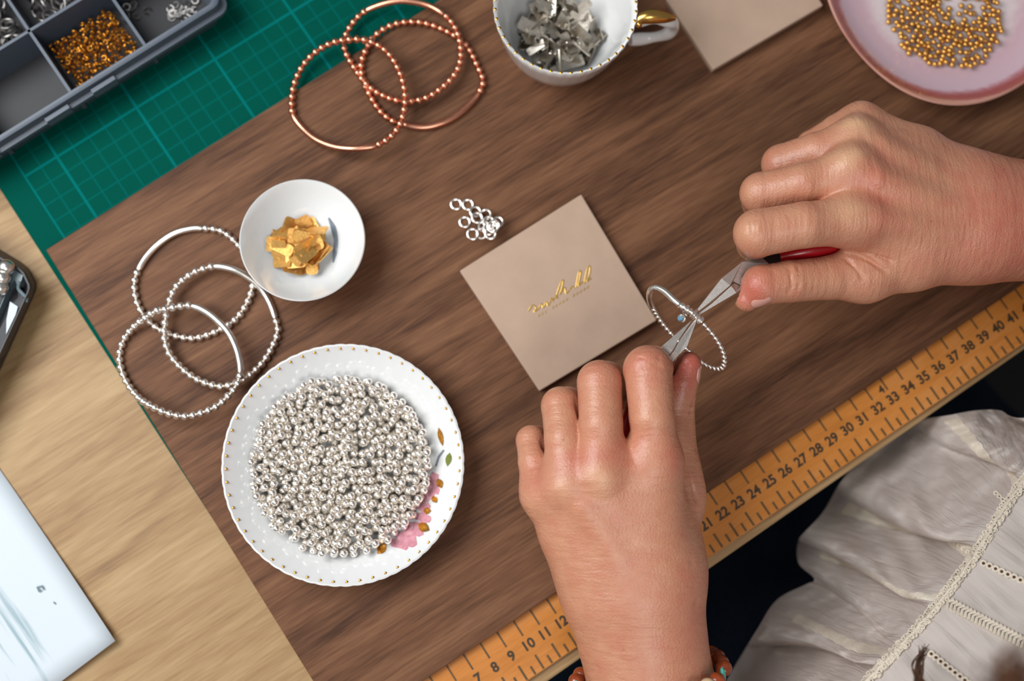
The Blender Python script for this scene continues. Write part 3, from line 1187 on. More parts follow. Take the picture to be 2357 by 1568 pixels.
tray = empty('organiser_tray', tp_(0, 0.04, 0), 'grey plastic compartment tray holding gold and silver findings, on the green mat', 'organiser')
uL, uR, vN, vF = dA - 2 * cell - 0.01, right_in, 0.0, vB * 3
th, dr = 0.0016, 0.0035                                   # wall thickness, draft


def rrect(u0, u1, v0, v1, r, z, n=5):
    out = []
    for cu, cv, a0 in ((u1 - r, v1 - r, 0), (u0 + r, v1 - r, PI / 2), (u0 + r, v0 + r, PI), (u1 - r, v0 + r, 1.5 * PI)):
        for i in range(n + 1):
            a = a0 + PI / 2 * i / n
            out.append(tp_(cu + r * math.cos(a), cv + r * math.sin(a), z))
    return out


def rings_shell(loops):
    n = len(loops[0])
    vs = [p for l in loops for p in l]
    fs = []
    for j in range(len(loops) - 1):
        for i in range(n):
            k2 = (i + 1) % n
            fs.append((j * n + i, j * n + k2, (j + 1) * n + k2, (j + 1) * n + i))
    fs.append(tuple(range(n - 1, -1, -1)))
    fs.append(tuple(range((len(loops) - 1) * n, len(loops) * n)))
    return MB().add(vs, fs)


def grow(e, z, r):
    return rrect(uL - e, uR + e, vN - e, vF + e, r, z)


rings_shell([grow(-dr + th, 0, 0.004), grow(th, TH - 0.011, 0.005), grow(th + 0.0004, TH - 0.0105, 0.005), grow(th + 0.0036, TH - 0.0095, 0.007), grow(th + 0.0038, TH - 0.0065, 0.007),
             grow(th + 0.0016, TH - 0.006, 0.006), grow(th + 0.0014, TH - 0.0006, 0.006), grow(th + 0.0006, TH, 0.006), grow(0.0004, TH, 0.005), grow(0, TH - 0.0005, 0.005),
             grow(-dr, 0.0018, 0.003)]).build('tray_shell', 'tray', tray, angle=35)


def tray_wall(u0, v0, u1, v1, h):
    d = Vector((u1 - u0, v1 - v0))
    n = Vector((-d.y, d.x)).normalized()
    def q(u, v, s, z, w):
        return tp_(u + n.x * s * w, v + n.y * s * w, z)
    top = [q(u0, v0, -1, h, .0008), q(u1, v1, -1, h, .0008), q(u1, v1, 1, h, .0008), q(u0, v0, 1, h, .0008)]
    bot = [q(u0, v0, -1, .0016, .0012), q(u1, v1, -1, .0016, .0012), q(u1, v1, 1, .0016, .0012), q(u0, v0, 1, .0016, .0012)]
    return MB().prism(top, bot).build('divider', 'tray', tray, smooth=False)


for vv in (vB, 2 * vB):
    tray_wall(uL, vv, uR, vv, TH - 0.0012)
for uu in (dA - cell, dA, 0.0):
    for a in range(3):
        tray_wall(uu, a * vB, uu, (a + 1) * vB, TH - 0.0012)
for u0 in (dA - 0.012, dA + 0.016, dA - 0.055):                             # catches on the near rim
    MB().box(tp_(u0, vN - th - 0.0035, TH - 0.006), TU * 0.007, TV * 0.0012, (0, 0, 0.003)).build('catch', 'tray', tray, smooth=False)


fl2 = rrect(uL + dr - 0.0003, uR - dr + 0.0003, vN + dr - 0.0003, vF - dr + 0.0003, 0.003, 0.0022)
MB().prism(fl2, [q - Vector((0, 0, 0.0006)) for q in fl2]).build('tray_floor', 'tray_base', tray, smooth=False)


def cell_region(u0, u1, v0, v1):
    def f(r):
        q = tp_(u0 + (u1 - u0) * r.random(), v0 + (v1 - v0) * r.random(), 0)
        return q.x, q.y
    return f


# gold crimps in the middle compartment
def slope_floor(x, y):
    d = Vector((x, y, 0)) - tO
    u, v = d.dot(TU), d.dot(TV)
    return TZ0 + 0.0026 + 0.009 * max(0, min(1, (vB - v) / vB))


fd = 0.0034
C = settle(760, fd, cell_region(dA + 0.004, -0.0045, 0.003, vB - 0.006), slope_floor, 6, 21, 3.2)
crimp = shared(MB().torus((0, 0, 0), 0.00115, 0.0005, (0, 0, 1), 12, 6, 0.82).tube([(0.0011, 0, 0), (0.0019, 0.0006, 0.0002)], 0.0004, 5), 'gold_crimp', 'brass')
order = np.argsort(-C[:, 2])
for i in order[:300]:
    tag(put('gold_crimp', crimp, C[i], None, (random.random() * 6, random.random() * 6, random.random() * 6)), 'tiny gold crimp heaped in the grey compartment tray', 'crimp', 'gold crimps in the tray')
mb = MB()
for i in order[300:]:
    mb.torus(C[i], 0.00115, 0.0005, (random.gauss(0, 1), random.gauss(0, 1), random.gauss(0, 1)), 9, 5)
if len(order) > 300:
    tag(mb.build('gold_crimp_heap', 'brass'), 'lower layer of tiny gold crimps in the grey tray', 'crimp', 'gold crimps in the tray', 'stuff')
fz_ = MB()
bq = [(dA + 0.0045, 0.0042), (-0.0045, 0.0042), (-0.0045, vB - 0.007), (dA + 0.0045, vB - 0.007)]


def loose_rings(n, u0, u1, v0, v1, R, r, label, group, seed, top, name='split_ring'):
    rr = random.Random(seed)
    me = shared(MB().torus((0, 0, 0), R, r, (0, 0, 1), 20, 7), name, 'dull_silver')
    C2 = settle(n, R * 1.25, cell_region(u0, u1, v0, v1), lambda x, y: TZ0 + 0.0026, 5, seed, top)
    for c in C2:
        tl = 0.9
        tag(put(name, me, c, None, (rr.uniform(-tl, tl), rr.uniform(-tl, tl), rr.random() * 3)), label, 'ring', group)


loose_rings(55, dA - cell + 0.008, dA - 0.007, vB + 0.007, 2 * vB - 0.007, 0.0042, 0.0008, 'large silver ring heaped in the tray cell behind the empty one', 'large silver rings in the tray', 31, 5)
loose_rings(36, dA + 0.008, -0.007, vB + 0.007, 2 * vB - 0.007, 0.0040, 0.0006, 'silver ring lying in the tray cell behind the gold crimps', 'silver rings in the tray', 32, 4)
for (px, py, n, sp) in ((392, 34, 7, 0.004), (412, 40, 5, 0.004), (428, 24, 6, 0.004), (446, 12, 5, 0.003), (300, 18, 5, 0.003), (310, 32, 4, 0.0025)):
    me = shared(MB().torus((0, 0, 0), 0.0018, 0.0004, (0, 0, 1), 16, 6, 0.85), 'small_hook', 'dull_silver')
    for i in range(n):
        q = P(px + random.gauss(0, 11), py + random.gauss(0, 8), TZ0 + 0.003)
        tag(put('small_hook', me, (q.x, q.y, TZ0 + 0.0028 + 0.0006 * (i % 4)), None, (random.uniform(-.3, .3), random.uniform(-.3, .3), random.random() * 6)),
            'small open silver ring on the floor of the tray cell beside the gold crimps', 'ring', 'small silver rings in the tray')

# ------------------------------------------------------------------ dark case at the left edge
KH = 0.022
root = empty('parts_case', P(20, 700, 0), 'dark grey parts case with a pale inner tray, at the oak desk edge', 'case')
out_px = [(-260, 420), (0, 574), (50, 604), (66, 618), (84, 652), (85, 662), (82, 672), (0, 854), (-180, 1250), (-500, 1050)]
top_px = [(-262, 440), (0, 591), (42, 614), (56, 628), (68, 654), (69, 663), (66, 672), (0, 815), (-188, 1190), (-490, 1000)]
base_ = [P(x, y, 0.0) for x, y in out_px]
top = [P(x, y, KH) for x, y in top_px]
cc = sum(top, Vector()) / len(top)


def inset(pts, f, z):
    return [Vector((cc.x + (q.x - cc.x) * f, cc.y + (q.y - cc.y) * f, z)) for q in pts]


lp = [base_, [a + (b - a) * 0.15 + Vector((0, 0, 0.001)) for a, b in zip(base_, top)], [b + (b - cc) * 0.004 - Vector((0, 0, 0.002)) for b in top], inset(top, 0.994, KH), inset(top, 0.965, KH), inset(top, 0.96, KH - 0.001), inset(top, 0.955, KH - 0.008)]
n = len(top)
mb = MB()
vs = [p for l in lp for p in l]
fs = []
for j in range(len(lp) - 1):
    for i in range(n):
        k2 = (i + 1) % n
        fs.append((j * n + i, j * n + k2, (j + 1) * n + k2, (j + 1) * n + i))
fs += [tuple(range(n - 1, -1, -1)), tuple(range((len(lp) - 1) * n, len(lp) * n))]
mb.add(vs, fs).build('case_body', 'tray_dark', root, angle=35)
lip = [P(x, y, KH - 0.002) for x, y in ((-100, 548), (0, 602), (28, 618), (53, 634), (47, 652), (42, 662), (34, 645), (20, 662), (-40, 800), (-100, 930))]
MB().prism(lip, [q - Vector((0, 0, 0.008)) for q in lip]).build('inner_tray', 'case_light', root, smooth=False)
lid_ = [P(x, y, KH - 0.0015) for x, y in ((-60, 580), (0, 615), (20, 628), (24, 640), (0, 700), (-60, 820))]
MB().prism(lid_, [q - Vector((0, 0, 0.0012)) for q in lid_]).build('tray_well', 'black', root, smooth=False)
slot = [P(x, y, KH - 0.004) for x, y in ((37, 646), (45, 650), (50, 676), (56, 690), (50, 703), (8, 800), (-8, 850), (-12, 780), (30, 700), (42, 684))]
MB().prism(slot, [q - Vector((0, 0, 0.004)) for q in slot]).build('latch_slot', 'black', root, smooth=False)
MB().tube(catmull([P(45, 648, KH - 0.002), P(42, 664, KH - 0.002), P(52, 676, KH - 0.002), P(61, 686, KH - 0.002), P(60, 696, KH - 0.002)], 4, False), 0.0009, 8).build('latch_spring', 'case_light', root)
lab = [P(x, y, KH - 0.003) for x, y in ((23, 694), (41, 706), (36, 724), (14, 770), (15, 735))]
MB().prism(lab, [q - Vector((0, 0, 0.001)) for q in lab]).build('paper_tab', 'paper', root, smooth=False)
me = shared(MB().ball((0, 0, 0), 0.0042, 16, 10), 'large_silver_bead', 'silver')
for (x, y), lb in zip(((5, 640), (1, 663), (-18, 650), (14, 616)),
                      ('larger bright silver bead in the dark case, above its neighbour', 'large silver bead in the dark case, nearest the latch slot',
                       'large silver bead in the dark case, at the photo edge', 'large silver bead at the tip of the dark case tray')):
    tag(put('large_silver_bead', me, P(x, y, KH + 0.0028)), lb, 'bead', 'large silver beads in the dark case')

# ------------------------------------------------------------------ white printed sheet
pc, pu_, pl_ = P(267, 1475, 0.004), P(0, 1082, 0.001), P(120, 1568, 0.001)
PU = (pc - pu_); PU.z = 0; PU.normalize()
PV = (pl_ - pc); PV.z = 0; PV.normalize()
o = bpy.data.objects.new('paper_sheet', bpy.data.meshes.new('paper_sheet'))
vs, fs = [], []
nu, nv = 24, 16
for i in range(nu + 1):
    for j in range(nv + 1):
        u, v = -0.26 * i / nu, 0.18 * j / nv
        lift = 0.0006 + 0.0045 * max(0, 1 + u / 0.10) ** 2 * max(0, 1 - v / 0.11) ** 2
        vs.append((u, v, lift))
for i in range(nu):
    for j in range(nv):
        a = i * (nv + 1) + j
        fs.append((a, a + 1, a + nv + 2, a + nv + 1))
o.data.from_pydata(vs, [], fs)
o.data.polygons.foreach_set('use_smooth', [True] * len(fs))
o.data.materials.append(M['paper'])
COL.objects.link(o)
zax = PU.cross(PV)
mw = Matrix(((PU.x, PV.x, 0, pc.x), (PU.y, PV.y, 0, pc.y), (0, 0, 1, 0.0), (0, 0, 0, 1)))
ang = math.atan2(PU.y, PU.x)
sgn = 1 if zax.z > 0 else -1
o.location = (pc.x, pc.y, 0.0004)
o.rotation_euler = (0, 0, ang)
if sgn < 0:
    for v in o.data.vertices:
        v.co.y = -v.co.y
    o.data.flip_normals()
sd = o.modifiers.new('thickness', 'SOLIDIFY')
sd.thickness = 0.0003
tag(o, 'white printed sheet with faint grey streaks, flat on the oak desk', 'paper')
PAPER_SGN = sgn
mk = MB()
for a, b in (((84, 1353), (98, 1349)), ((96, 1349), (101, 1358)), ((86, 1354), (90, 1363)), ((90, 1363), (95, 1358))):
    mk.tube([P(a[0], a[1], 0.0031), P(b[0], b[1], 0.0031)], 0.00035, 6, flat=0.2)
mk.tube([P(123, 1386, 0.0034), P(127, 1391, 0.0034)], 0.0003, 6, flat=0.2)
mo = mk.build('ink_mark', 'paper_print')
mo.parent = o
mo.matrix_parent_inverse = Matrix.Translation(Vector(o.location)).__matmul__(Matrix.Rotation(ang, 4, 'Z')).inverted()


# ------------------------------------------------------------------ pliers
SOLID_PTS = []


def pliers(rot_root, halves, body, joint, sleeves, label, rivet):
    root = empty('pliers', rot_root, label, 'pliers')
    for pts in halves:
        MB().prism([P(x, y, z) for x, y, z, t_ in pts], [P(x, y, z) - Vector((0, 0, t_)) for x, y, z, t_ in pts]).build('jaw', 'steel', root, smooth=False)
    for pts in body:
        MB().prism([P(x, y, z) for x, y, z, t_ in pts], [P(x, y, z) - Vector((0, 0, t_)) for x, y, z, t_ in pts]).build('jaw_base', 'steel', root, smooth=False)
        SOLID_PTS.append([(P(x, y, z), P(x, y, z) - Vector((0, 0, t_))) for x, y, z, t_ in pts])
    for pts in joint:
        MB().prism([P(x, y, z) for x, y, z, t_ in pts], [P(x, y, z) - Vector((0, 0, t_)) for x, y, z, t_ in pts]).build('box_joint', 'dark_steel', root, smooth=False)
    MB().lathe(P(*rivet), [(1e-4, -0.001), (0.0022, -0.001), (0.0022, 0.0004), (0.0014, 0.0008), (1e-4, 0.0009)], 16).build('rivet', 'steel', root)
    for pts, r in sleeves:
        cp = catmull([P(x, y, z) for x, y, z in pts], 6, False)
        m_ = len(cp)
        MB().tube(cp, [r * (0.55 + 0.45 * min(1, 3.0 * (i + 1) / m_, 3.0 * (m_ - i) / m_)) for i in range(m_)], 12).build('handle_sleeve', 'red', root)
    return root


PZT = 0.0735
pliers(P(1750, 610, 0.06),
       [[(1601.5, 717, PZT, .002), (1605.5, 718.5, PZT, .002), (1641, 693.3, .0733, .0035), (1680.5, 657.0, .0750, .006), (1661, 641, .0750, .006)],
        [(1608.5, 721, PZT, .002), (1611, 724, PZT, .002), (1695, 674, .0750, .006), (1683, 658.5, .0750, .006), (1643, 695.5, .0733, .0035)]],
       [[(1661, 641, .0750, .006), (1680.5, 657.0, .0750, .006), (1688, 648, .0735, .006), (1704, 656, .0735, .006), (1770, 607, .0715, .006), (1750, 590, .0715, .006), (1708, 603, .0735, .006)],
        [(1683, 658.5, .0750, .006), (1695, 674, .0750, .006), (1733, 641, .0712, .006), (1772, 612, .0715, .006), (1704, 659, .0735, .006), (1689, 651.5, .0735, .006)]],
       [[(1745, 597, .0705, .006), (1772, 614, .0705, .006), (1822, 592, .0705, .006), (1800, 573, .0705, .006)]],
       [([(1795, 592, .0695), (1840, 581, .0710), (1890, 572, .0705), (1940, 566, .0675), (2000, 566, .062), (2080, 560, .055)], 0.0042),
        ([(1800, 600, .0680), (1850, 612, .0650), (1900, 612, .0600), (1960, 600, .056), (2040, 590, .05)], 0.0040)],
       'red-handled steel pliers in the hand nearer the pink plate', (1760, 598, .0696))
LZ = 0.0745
pliers(P(1520, 860, 0.05),
       [[(1600, 733, LZ, .002), (1596.5, 733.5, LZ, .002), (1527, 794, .0765, .006), (1548, 807, .0765, .006), (1562, 782, .076, .004), (1593, 737, LZ, .0025)],
        [(1601.5, 734, LZ, .002), (1604.5, 735, LZ, .002), (1581, 799, .0762, .005), (1562, 817, .0765, .006), (1551, 808.5, .0765, .006), (1563, 786, .076, .004), (1596, 740, LZ, .0025)]],
       [[(1527, 794, .0765, .006), (1548, 807, .0765, .006), (1536, 823, .074, .006), (1520, 850, .069, .006), (1498, 836, .069, .006), (1519, 809, .0745, .006)],
        [(1551, 808.5, .0765, .006), (1562, 817, .0765, .006), (1545, 838, .073, .006), (1530, 862, .069, .006), (1522, 851, .069, .006), (1538, 824, .074, .006)]],
       [[(1506, 838, .0688, .006), (1532, 858, .0688, .006), (1512, 890, .063, .006), (1485, 868, .063, .006)]],
       [([(1500, 875, .061), (1475, 905, .056), (1455, 950, .050), (1440, 1010, .046), (1430, 1060, .044)], 0.0040),
        ([(1508, 884, .061), (1510, 930, .056), (1500, 980, .050), (1490, 1040, .046)], 0.0040)],
       'steel pliers pinched between thumb and index of the hand nearer the ruler', (1508, 868, .0660))

# ------------------------------------------------------------------ the bracelet being made
hb = [(1495, 680, .061), (1499, 667, .064), (1510, 662, .066), (1530, 671, .069), (1555, 694, .0725), (1575, 709, .0735), (1597, 722, .0735), (1612, 738, .0735), (1635, 763, .0735), (1652, 786, .072),
      (1664, 810, .069), (1667.5, 832, .065), (1661, 847, .060), (1643, 848, .055), (1618, 836, .050), (1590, 812, .046), (1566, 790, .043), (1545, 768, .042), (1522, 740, .044), (1505, 712, .050), (1497, 694, .056)]
hp3 = [P(*q) for q in hb]
path = catmull(hp3, 10, True)
at_, tot = resample(path, True)
sl = [0.0]
for a, b in zip(path, path[1:] + path[:1]):
    sl.append(sl[-1] + (b - a).length)
held = empty('charm_bracelet', P(1580, 750, 0.04), 'fine silver bead bracelet with a blue charm, held between the two pliers', 'bracelet')
s0, s1 = 0.0, sl[44]
tpts = [at_(sl[195] + (s1 + tot - sl[195]) * i / 24) for i in range(25)]
MB().tube(tpts, 0.0016, 12).build('curved_bar', 'silver', held)
sp = s1
for d_, w_ in ((0.0042, 0.0030), (0.0052, 0.0022), (0.0038, 0.0020), (0.0054, 0.0022), (0.0040, 0.0022), (0.0050, 0.0024)):
    a, b = at_(sp), at_(sp + w_)
    MB().tube([a, a + (b - a) * 0.25, a + (b - a) * 0.75, b], [d_ * 0.34, d_ * 0.5, d_ * 0.5, d_ * 0.34], 14).build('spacer', 'silver', held)
    sp += w_
end = sl[195]
bd = 0.0028
nb = int((end - sp) / bd)
me = shared(MB().ball((0, 0, 0), bd / 2, 14, 9), 'bead', 'silver')
for i in range(nb):
    put('bead', me, at_(sp + 0.0004 + (end - sp - 0.0004) * (i + 0.5) / nb), held)
MB().torus(P(1602, 727, 0.0748), 0.0021, 0.0005, (0.7, 0.5, 0.5), 20, 8).build('jump_ring', 'silver', held)
ch = MB().lathe(P(1569, 733, 0.067), [(1e-4, -0.001), (0.0018, -0.0008), (0.0021, 0.0006), (0.0017, 0.001), (1e-4, 0.001)], 16).torus(P(1577, 724, 0.0705), 0.0012, 0.0004, (1, 1, 0.3), 12, 6).build('charm_setting', 'silver', held)
MB().lathe(P(1567, 733, 0.0681), [(1e-4, -0.0002), (0.0015, 0.0), (0.0011, 0.0009), (1e-4, 0.001)], 8).build('blue_stone', 'blue_stone', ch, smooth=False)
tag(ch.children[0], 'pale blue faceted stone')
# ------------------------------------------------------------------ person: one continuous body from blended limbs
def smin(a, b, k):
    h = np.clip(0.5 + 0.5 * (b - a) / k, 0, 1)
    return b + (a - b) * h - k * h * (1 - h)


def cap(X, a, b, ra, rb):
    """Distance to a limb segment that tapers from ra to rb."""
    a = np.array(tuple(a), dtype=np.float32)
    d = np.array(tuple(b), dtype=np.float32) - a
    L2 = float(d @ d) + 1e-12
    t_ = np.clip(((X - a) @ d) / L2, 0, 1)
    q = X - a - t_[:, None] * d
    return np.sqrt(np.einsum('ij,ij->i', q, q)) - (ra + (rb - ra) * t_)


def chain(X, js, k):
    d = None
    for (pa, ra), (pb, rb) in zip(js[:-1], js[1:]):
        c = cap(X, pa, pb, ra, rb)
        d = c if d is None else smin(d, c, k)
    return d


def J(px, py, z, rpx):
    p = P(px, py, z)
    return p, rad(rpx, p)


def surface(fn, lo, hi, h):
    """Surface nets over a signed distance field: quad mesh verts and faces."""
    lo, hi = np.array(lo, dtype=np.float32), np.array(hi, dtype=np.float32)
    B = 5
    nb_ = np.ceil((hi - lo) / (h * B)).astype(int)
    n = nb_ * B
    axs = [lo[i] + h * np.arange(n[i], dtype=np.float32) for i in range(3)]
    cax = [lo[i] + h * (B * np.arange(nb_[i], dtype=np.float32) + (B - 1) / 2) for i in range(3)]
    cg = np.stack(np.meshgrid(*cax, indexing='ij'), -1).reshape(-1, 3)
    cd = np.concatenate([fn(cg[k:k + 300000]) for k in range(0, len(cg), 300000)])
    D = np.repeat(np.repeat(np.repeat(cd.reshape(nb_), B, 0), B, 1), B, 2)
    near = np.argwhere(np.abs(cd.reshape(nb_)) < h * B * 1.25 + 0.002)
    o5 = np.stack(np.meshgrid(*[np.arange(B)] * 3, indexing='ij'), -1).reshape(-1, 3)
    for k in range(0, len(near), 3000):
        ix = (near[k:k + 3000, None, :] * B + o5[None]).reshape(-1, 3)
        D[ix[:, 0], ix[:, 1], ix[:, 2]] = fn((lo + h * ix).astype(np.float32))
    S = D < 0
    c = [S[dx:n[0] - 1 + dx, dy:n[1] - 1 + dy, dz:n[2] - 1 + dz] for dx in (0, 1) for dy in (0, 1) for dz in (0, 1)]
    cnt = sum(q.astype(np.int8) for q in c)
    act = (cnt > 0) & (cnt < 8)
    ids = np.full(act.shape, -1, dtype=np.int64)
    idx = np.argwhere(act)
    ids[act] = np.arange(len(idx))
    acc = np.zeros((len(idx), 3), dtype=np.float64)
    num = np.zeros(len(idx))
    corners = [(dx, dy, dz) for dx in (0, 1) for dy in (0, 1) for dz in (0, 1)]
    for ca in corners:
        for ax_ in range(3):
            if ca[ax_]:
                continue
            cb = list(ca)
            cb[ax_] = 1
            da = D[idx[:, 0] + ca[0], idx[:, 1] + ca[1], idx[:, 2] + ca[2]]
            db = D[idx[:, 0] + cb[0], idx[:, 1] + cb[1], idx[:, 2] + cb[2]]
            m = (da < 0) != (db < 0)
            t_ = np.where(m, da / np.where(m, da - db, 1), 0)
            for a in range(3):
                acc[:, a] += np.where(m, ca[a] + (t_ if a == ax_ else 0), 0)
            num += m
    V = lo + h * (idx + acc / num[:, None])
    F = []
    for ax_ in range(3):
        o1, o2 = (ax_ + 1) % 3, (ax_ + 2) % 3
        sl_a = [slice(None)] * 3
        sl_b = [slice(None)] * 3
        sl_a[ax_], sl_b[ax_] = slice(0, n[ax_] - 1), slice(1, n[ax_])
        A, B = S[tuple(sl_a)], S[tuple(sl_b)]
        e = np.argwhere(A != B)
        e = e[(e[:, o1] > 0) & (e[:, o2] > 0) & (e[:, o1] < n[o1] - 1) & (e[:, o2] < n[o2] - 1)]
        q = []
        for d1, d2 in ((1, 1), (0, 1), (0, 0), (1, 0)):
            w = e.copy()
            w[:, o1] -= d1
            w[:, o2] -= d2
            q.append(ids[w[:, 0], w[:, 1], w[:, 2]])
        q = np.stack(q, -1)
        inside = A[e[:, 0], e[:, 1], e[:, 2]]
        q[~inside] = q[~inside][:, ::-1]
        F.append(q)
    return V, np.concatenate(F)


def bump_(X, c, w, h):
    q = X - np.array(tuple(c), dtype=np.float32)
    return h * np.exp(-np.einsum('ij,ij->i', q, q) / (w * w))


def polyline(X, pts):
    d = None
    for a, b in zip(pts[:-1], pts[1:]):
        c = cap(X, a, b, 0.0, 0.0)
        d = c if d is None else np.minimum(d, c)
    return d


def hand(fingers, palm, webs, creases, bumps, ridges, carve):
    def fn(X):
        pd = None
        for js, k in palm:
            c = chain(X, js, 0.006)
            pd = c if pd is None else smin(pd, c, k)
        for js, k in webs:
            pd = smin(pd, chain(X, js, 0.006), k)
        for pts, r, k in ridges:
            pd = smin(pd, chain(X, [(p, r) for p in pts], 0.004), k)
        d = pd
        for js, k in fingers:
            f = smin(pd, chain(X, js, 0.0012), k)
            d = smin(d, f, 0.0007)
        near = np.abs(d) < 0.02
        Xn = X[near]
        dn = d[near]
        for c, w, h in bumps:
            dn = dn - bump_(Xn, c, w, h)
        for pts, w, h in creases:
            q = polyline(Xn, pts)
            dn = dn + h * np.exp(-(q / w) ** 2)
        for a, b, ra, rb in carve:
            dn = np.maximum(dn, -(cap(Xn, a, b, ra, rb)))
        d[near] = dn
        return d
    return fn


V3 = lambda x, y, z: P(x, y, z)
# left hand (nearer the ruler)
L_index = ([J(1510, 1066, .079, 55), J(1500, 960, .087, 52), J(1491, 852, .0855, 56), J(1506, 843, .066, 46), J(1520, 846, .055, 38)], .009)
L_middle = ([J(1382, 1088, .081, 54), J(1383, 975, .0865, 50), J(1380, 882, .082, 52), J(1396, 876, .056, 44), J(1428, 905, .038, 38)], .009)
L_ring = ([J(1305, 1112, .077, 50), J(1298, 1010, .0795, 45), J(1290, 935, .073, 44), J(1306, 930, .048, 39), J(1335, 960, .032, 34)], .009)
L_little = ([J(1250, 1138, .068, 46), J(1230, 1065, .0665, 37), J(1222, 1014, .061, 34), J(1238, 1010, .040, 30), J(1262, 1040, .027, 27)], .008)
L_thumb = ([J(1570, 1150, .052, 46), J(1562, 1060, .053, 42), J(1557, 935, .058, 41), J(1571, 878, .063, 36), J(1585, 838, .0665, 29)], .009)
L_palm = [([J(1448, 1092, .0785, 50), J(1486, 1330, .062, 78)], .012), ([J(1250, 1138, .068, 46), J(1310, 1230, .062, 62), J(1372, 1335, .056, 76)], .012), ([J(1305, 1112, .077, 50), J(1420, 1330, .061, 78)], .012),
          ([J(1382, 1088, .081, 54), J(1460, 1330, .063, 80)], .012), ([J(1510, 1066, .079, 55), J(1512, 1340, .061, 82)], .012),
          ([J(1568, 1140, .052, 47), J(1540, 1290, .052, 62)], .016), ([J(1400, 1180, .055, 60), J(1480, 1180, .056, 60)], .016),
          ([J(1398, 1320, .055, 98), J(1418, 1399, .054, 99), J(1440, 1475, .052, 102), J(1466, 1560, .049, 106), J(1530, 1760, .042, 120), J(1600, 1950, .036, 130)], .016),
          ([J(1505, 1320, .056, 96), J(1503, 1399, .055, 99), J(1516, 1475, .053, 102), J(1524, 1560, .050, 108), J(1580, 1760, .042, 120), J(1640, 1950, .036, 130)], .016)]
L_webs = [([J(1540, 1010, .062, 30), J(1556, 1080, .056, 40)], .010)]
L_ridges = [([V3(1345, 1170, .0850), V3(1420, 1280, .0785)], .0016, .010)]
L_bumps = [(V3(1382, 1095, .0925), .009, .0013), (V3(1300, 1122, .088), .008, .0012), (V3(1508, 1075, .090), .010, .0009), (V3(1246, 1150, .078), .008, .0008),
           (V3(1488, 830, .096), .006, .0005), (V3(1605, 880, .058), .004, .0003)]


def cr(a, b, c, z, w=.0007, h=.0006):
    return (catmull([V3(*a, z), V3(*b, z), V3(*c, z)], 3, False), max(w, .0009), h * 1.35)


L_creases = [cr((1459, 845), (1486, 848), (1522, 842), .0966), cr((1466, 822), (1492, 828), (1518, 824), .0955, .0006, .0004), cr((1470, 838), (1495, 836), (1515, 838), .0966, .0005, .0004),
             cr((1556, 934), (1578, 940), (1597, 926), .0640, .0008, .0007), cr((1553, 946), (1575, 950), (1597, 944), .0640, .0008, .0007), cr((1570, 925), (1585, 929), (1598, 919), .0640, .0006, .0005),
             cr((1560, 1020), (1580, 1025), (1600, 1035), .060, .0007, .0004), cr((1570, 1060), (1585, 1100), (1600, 1150), .064, .0012, .0008),
             cr((1345, 843), (1380, 847), (1412, 846), .0935, .0006, .0003), cr((1440, 1432), (1520, 1425), (1612, 1380), .075, .0012, .0004), cr((1500, 1305), (1560, 1300), (1605, 1295), .078, .001, .0004)]
L_creases += [cr((1328, 872), (1333, 930), (1340, 1000), .0800, .0013, .0026), cr((1250, 985), (1254, 1030), (1260, 1068), .0690, .0013, .0026), cr((1437, 880), (1442, 930), (1448, 985), .0830, .0016, .0030)]
L_carve = [(P(1520, 850, .0695), P(1520, 850, .0620), .0052, .0052), (P(1500, 838, .0695), P(1500, 838, .0620), .0034, .0034), (P(1528, 860, .0695), P(1528, 860, .0620), .0034, .0034), (P(1485, 868, .0635), P(1485, 868, .0565), .0034, .0034), (P(1512, 890, .0635), P(1512, 890, .0565), .0034, .0034), (P(1556, 800, .0735), P(1512, 866, .0655), .0054, .0060), (P(1512, 866, .061), P(1485, 890, .058), .0068, .0060), (P(1500, 875, .061), P(1475, 905, .056), .0056, .0054), (P(1475, 905, .056), P(1430, 1060, .044), .0052, .0052),
           (P(1508, 884, .061), P(1510, 930, .056), .0054, .0054), (P(1510, 930, .056), P(1500, 980, .050), .0054, .0054), (P(1500, 980, .050), P(1490, 1040, .046), .0054, .0052), (P(1490, 1040, .046), P(1488, 1050, .0455), .0052, .0052)]
def rim_cuts(groups):
    """Clearance for the flat steel cheeks: a capsule along each edge of their outline."""
    return [((g_[i - 1][0] + g_[i - 1][1]) / 2, (g_[i][0] + g_[i][1]) / 2, .0040, .0040) for g_ in groups for i in range(len(g_))]


L_carve += rim_cuts(SOLID_PTS[2:])
L_fn = hand([L_index, L_middle, L_ring, L_little, L_thumb], L_palm, L_webs, L_creases, L_bumps, L_ridges, L_carve)

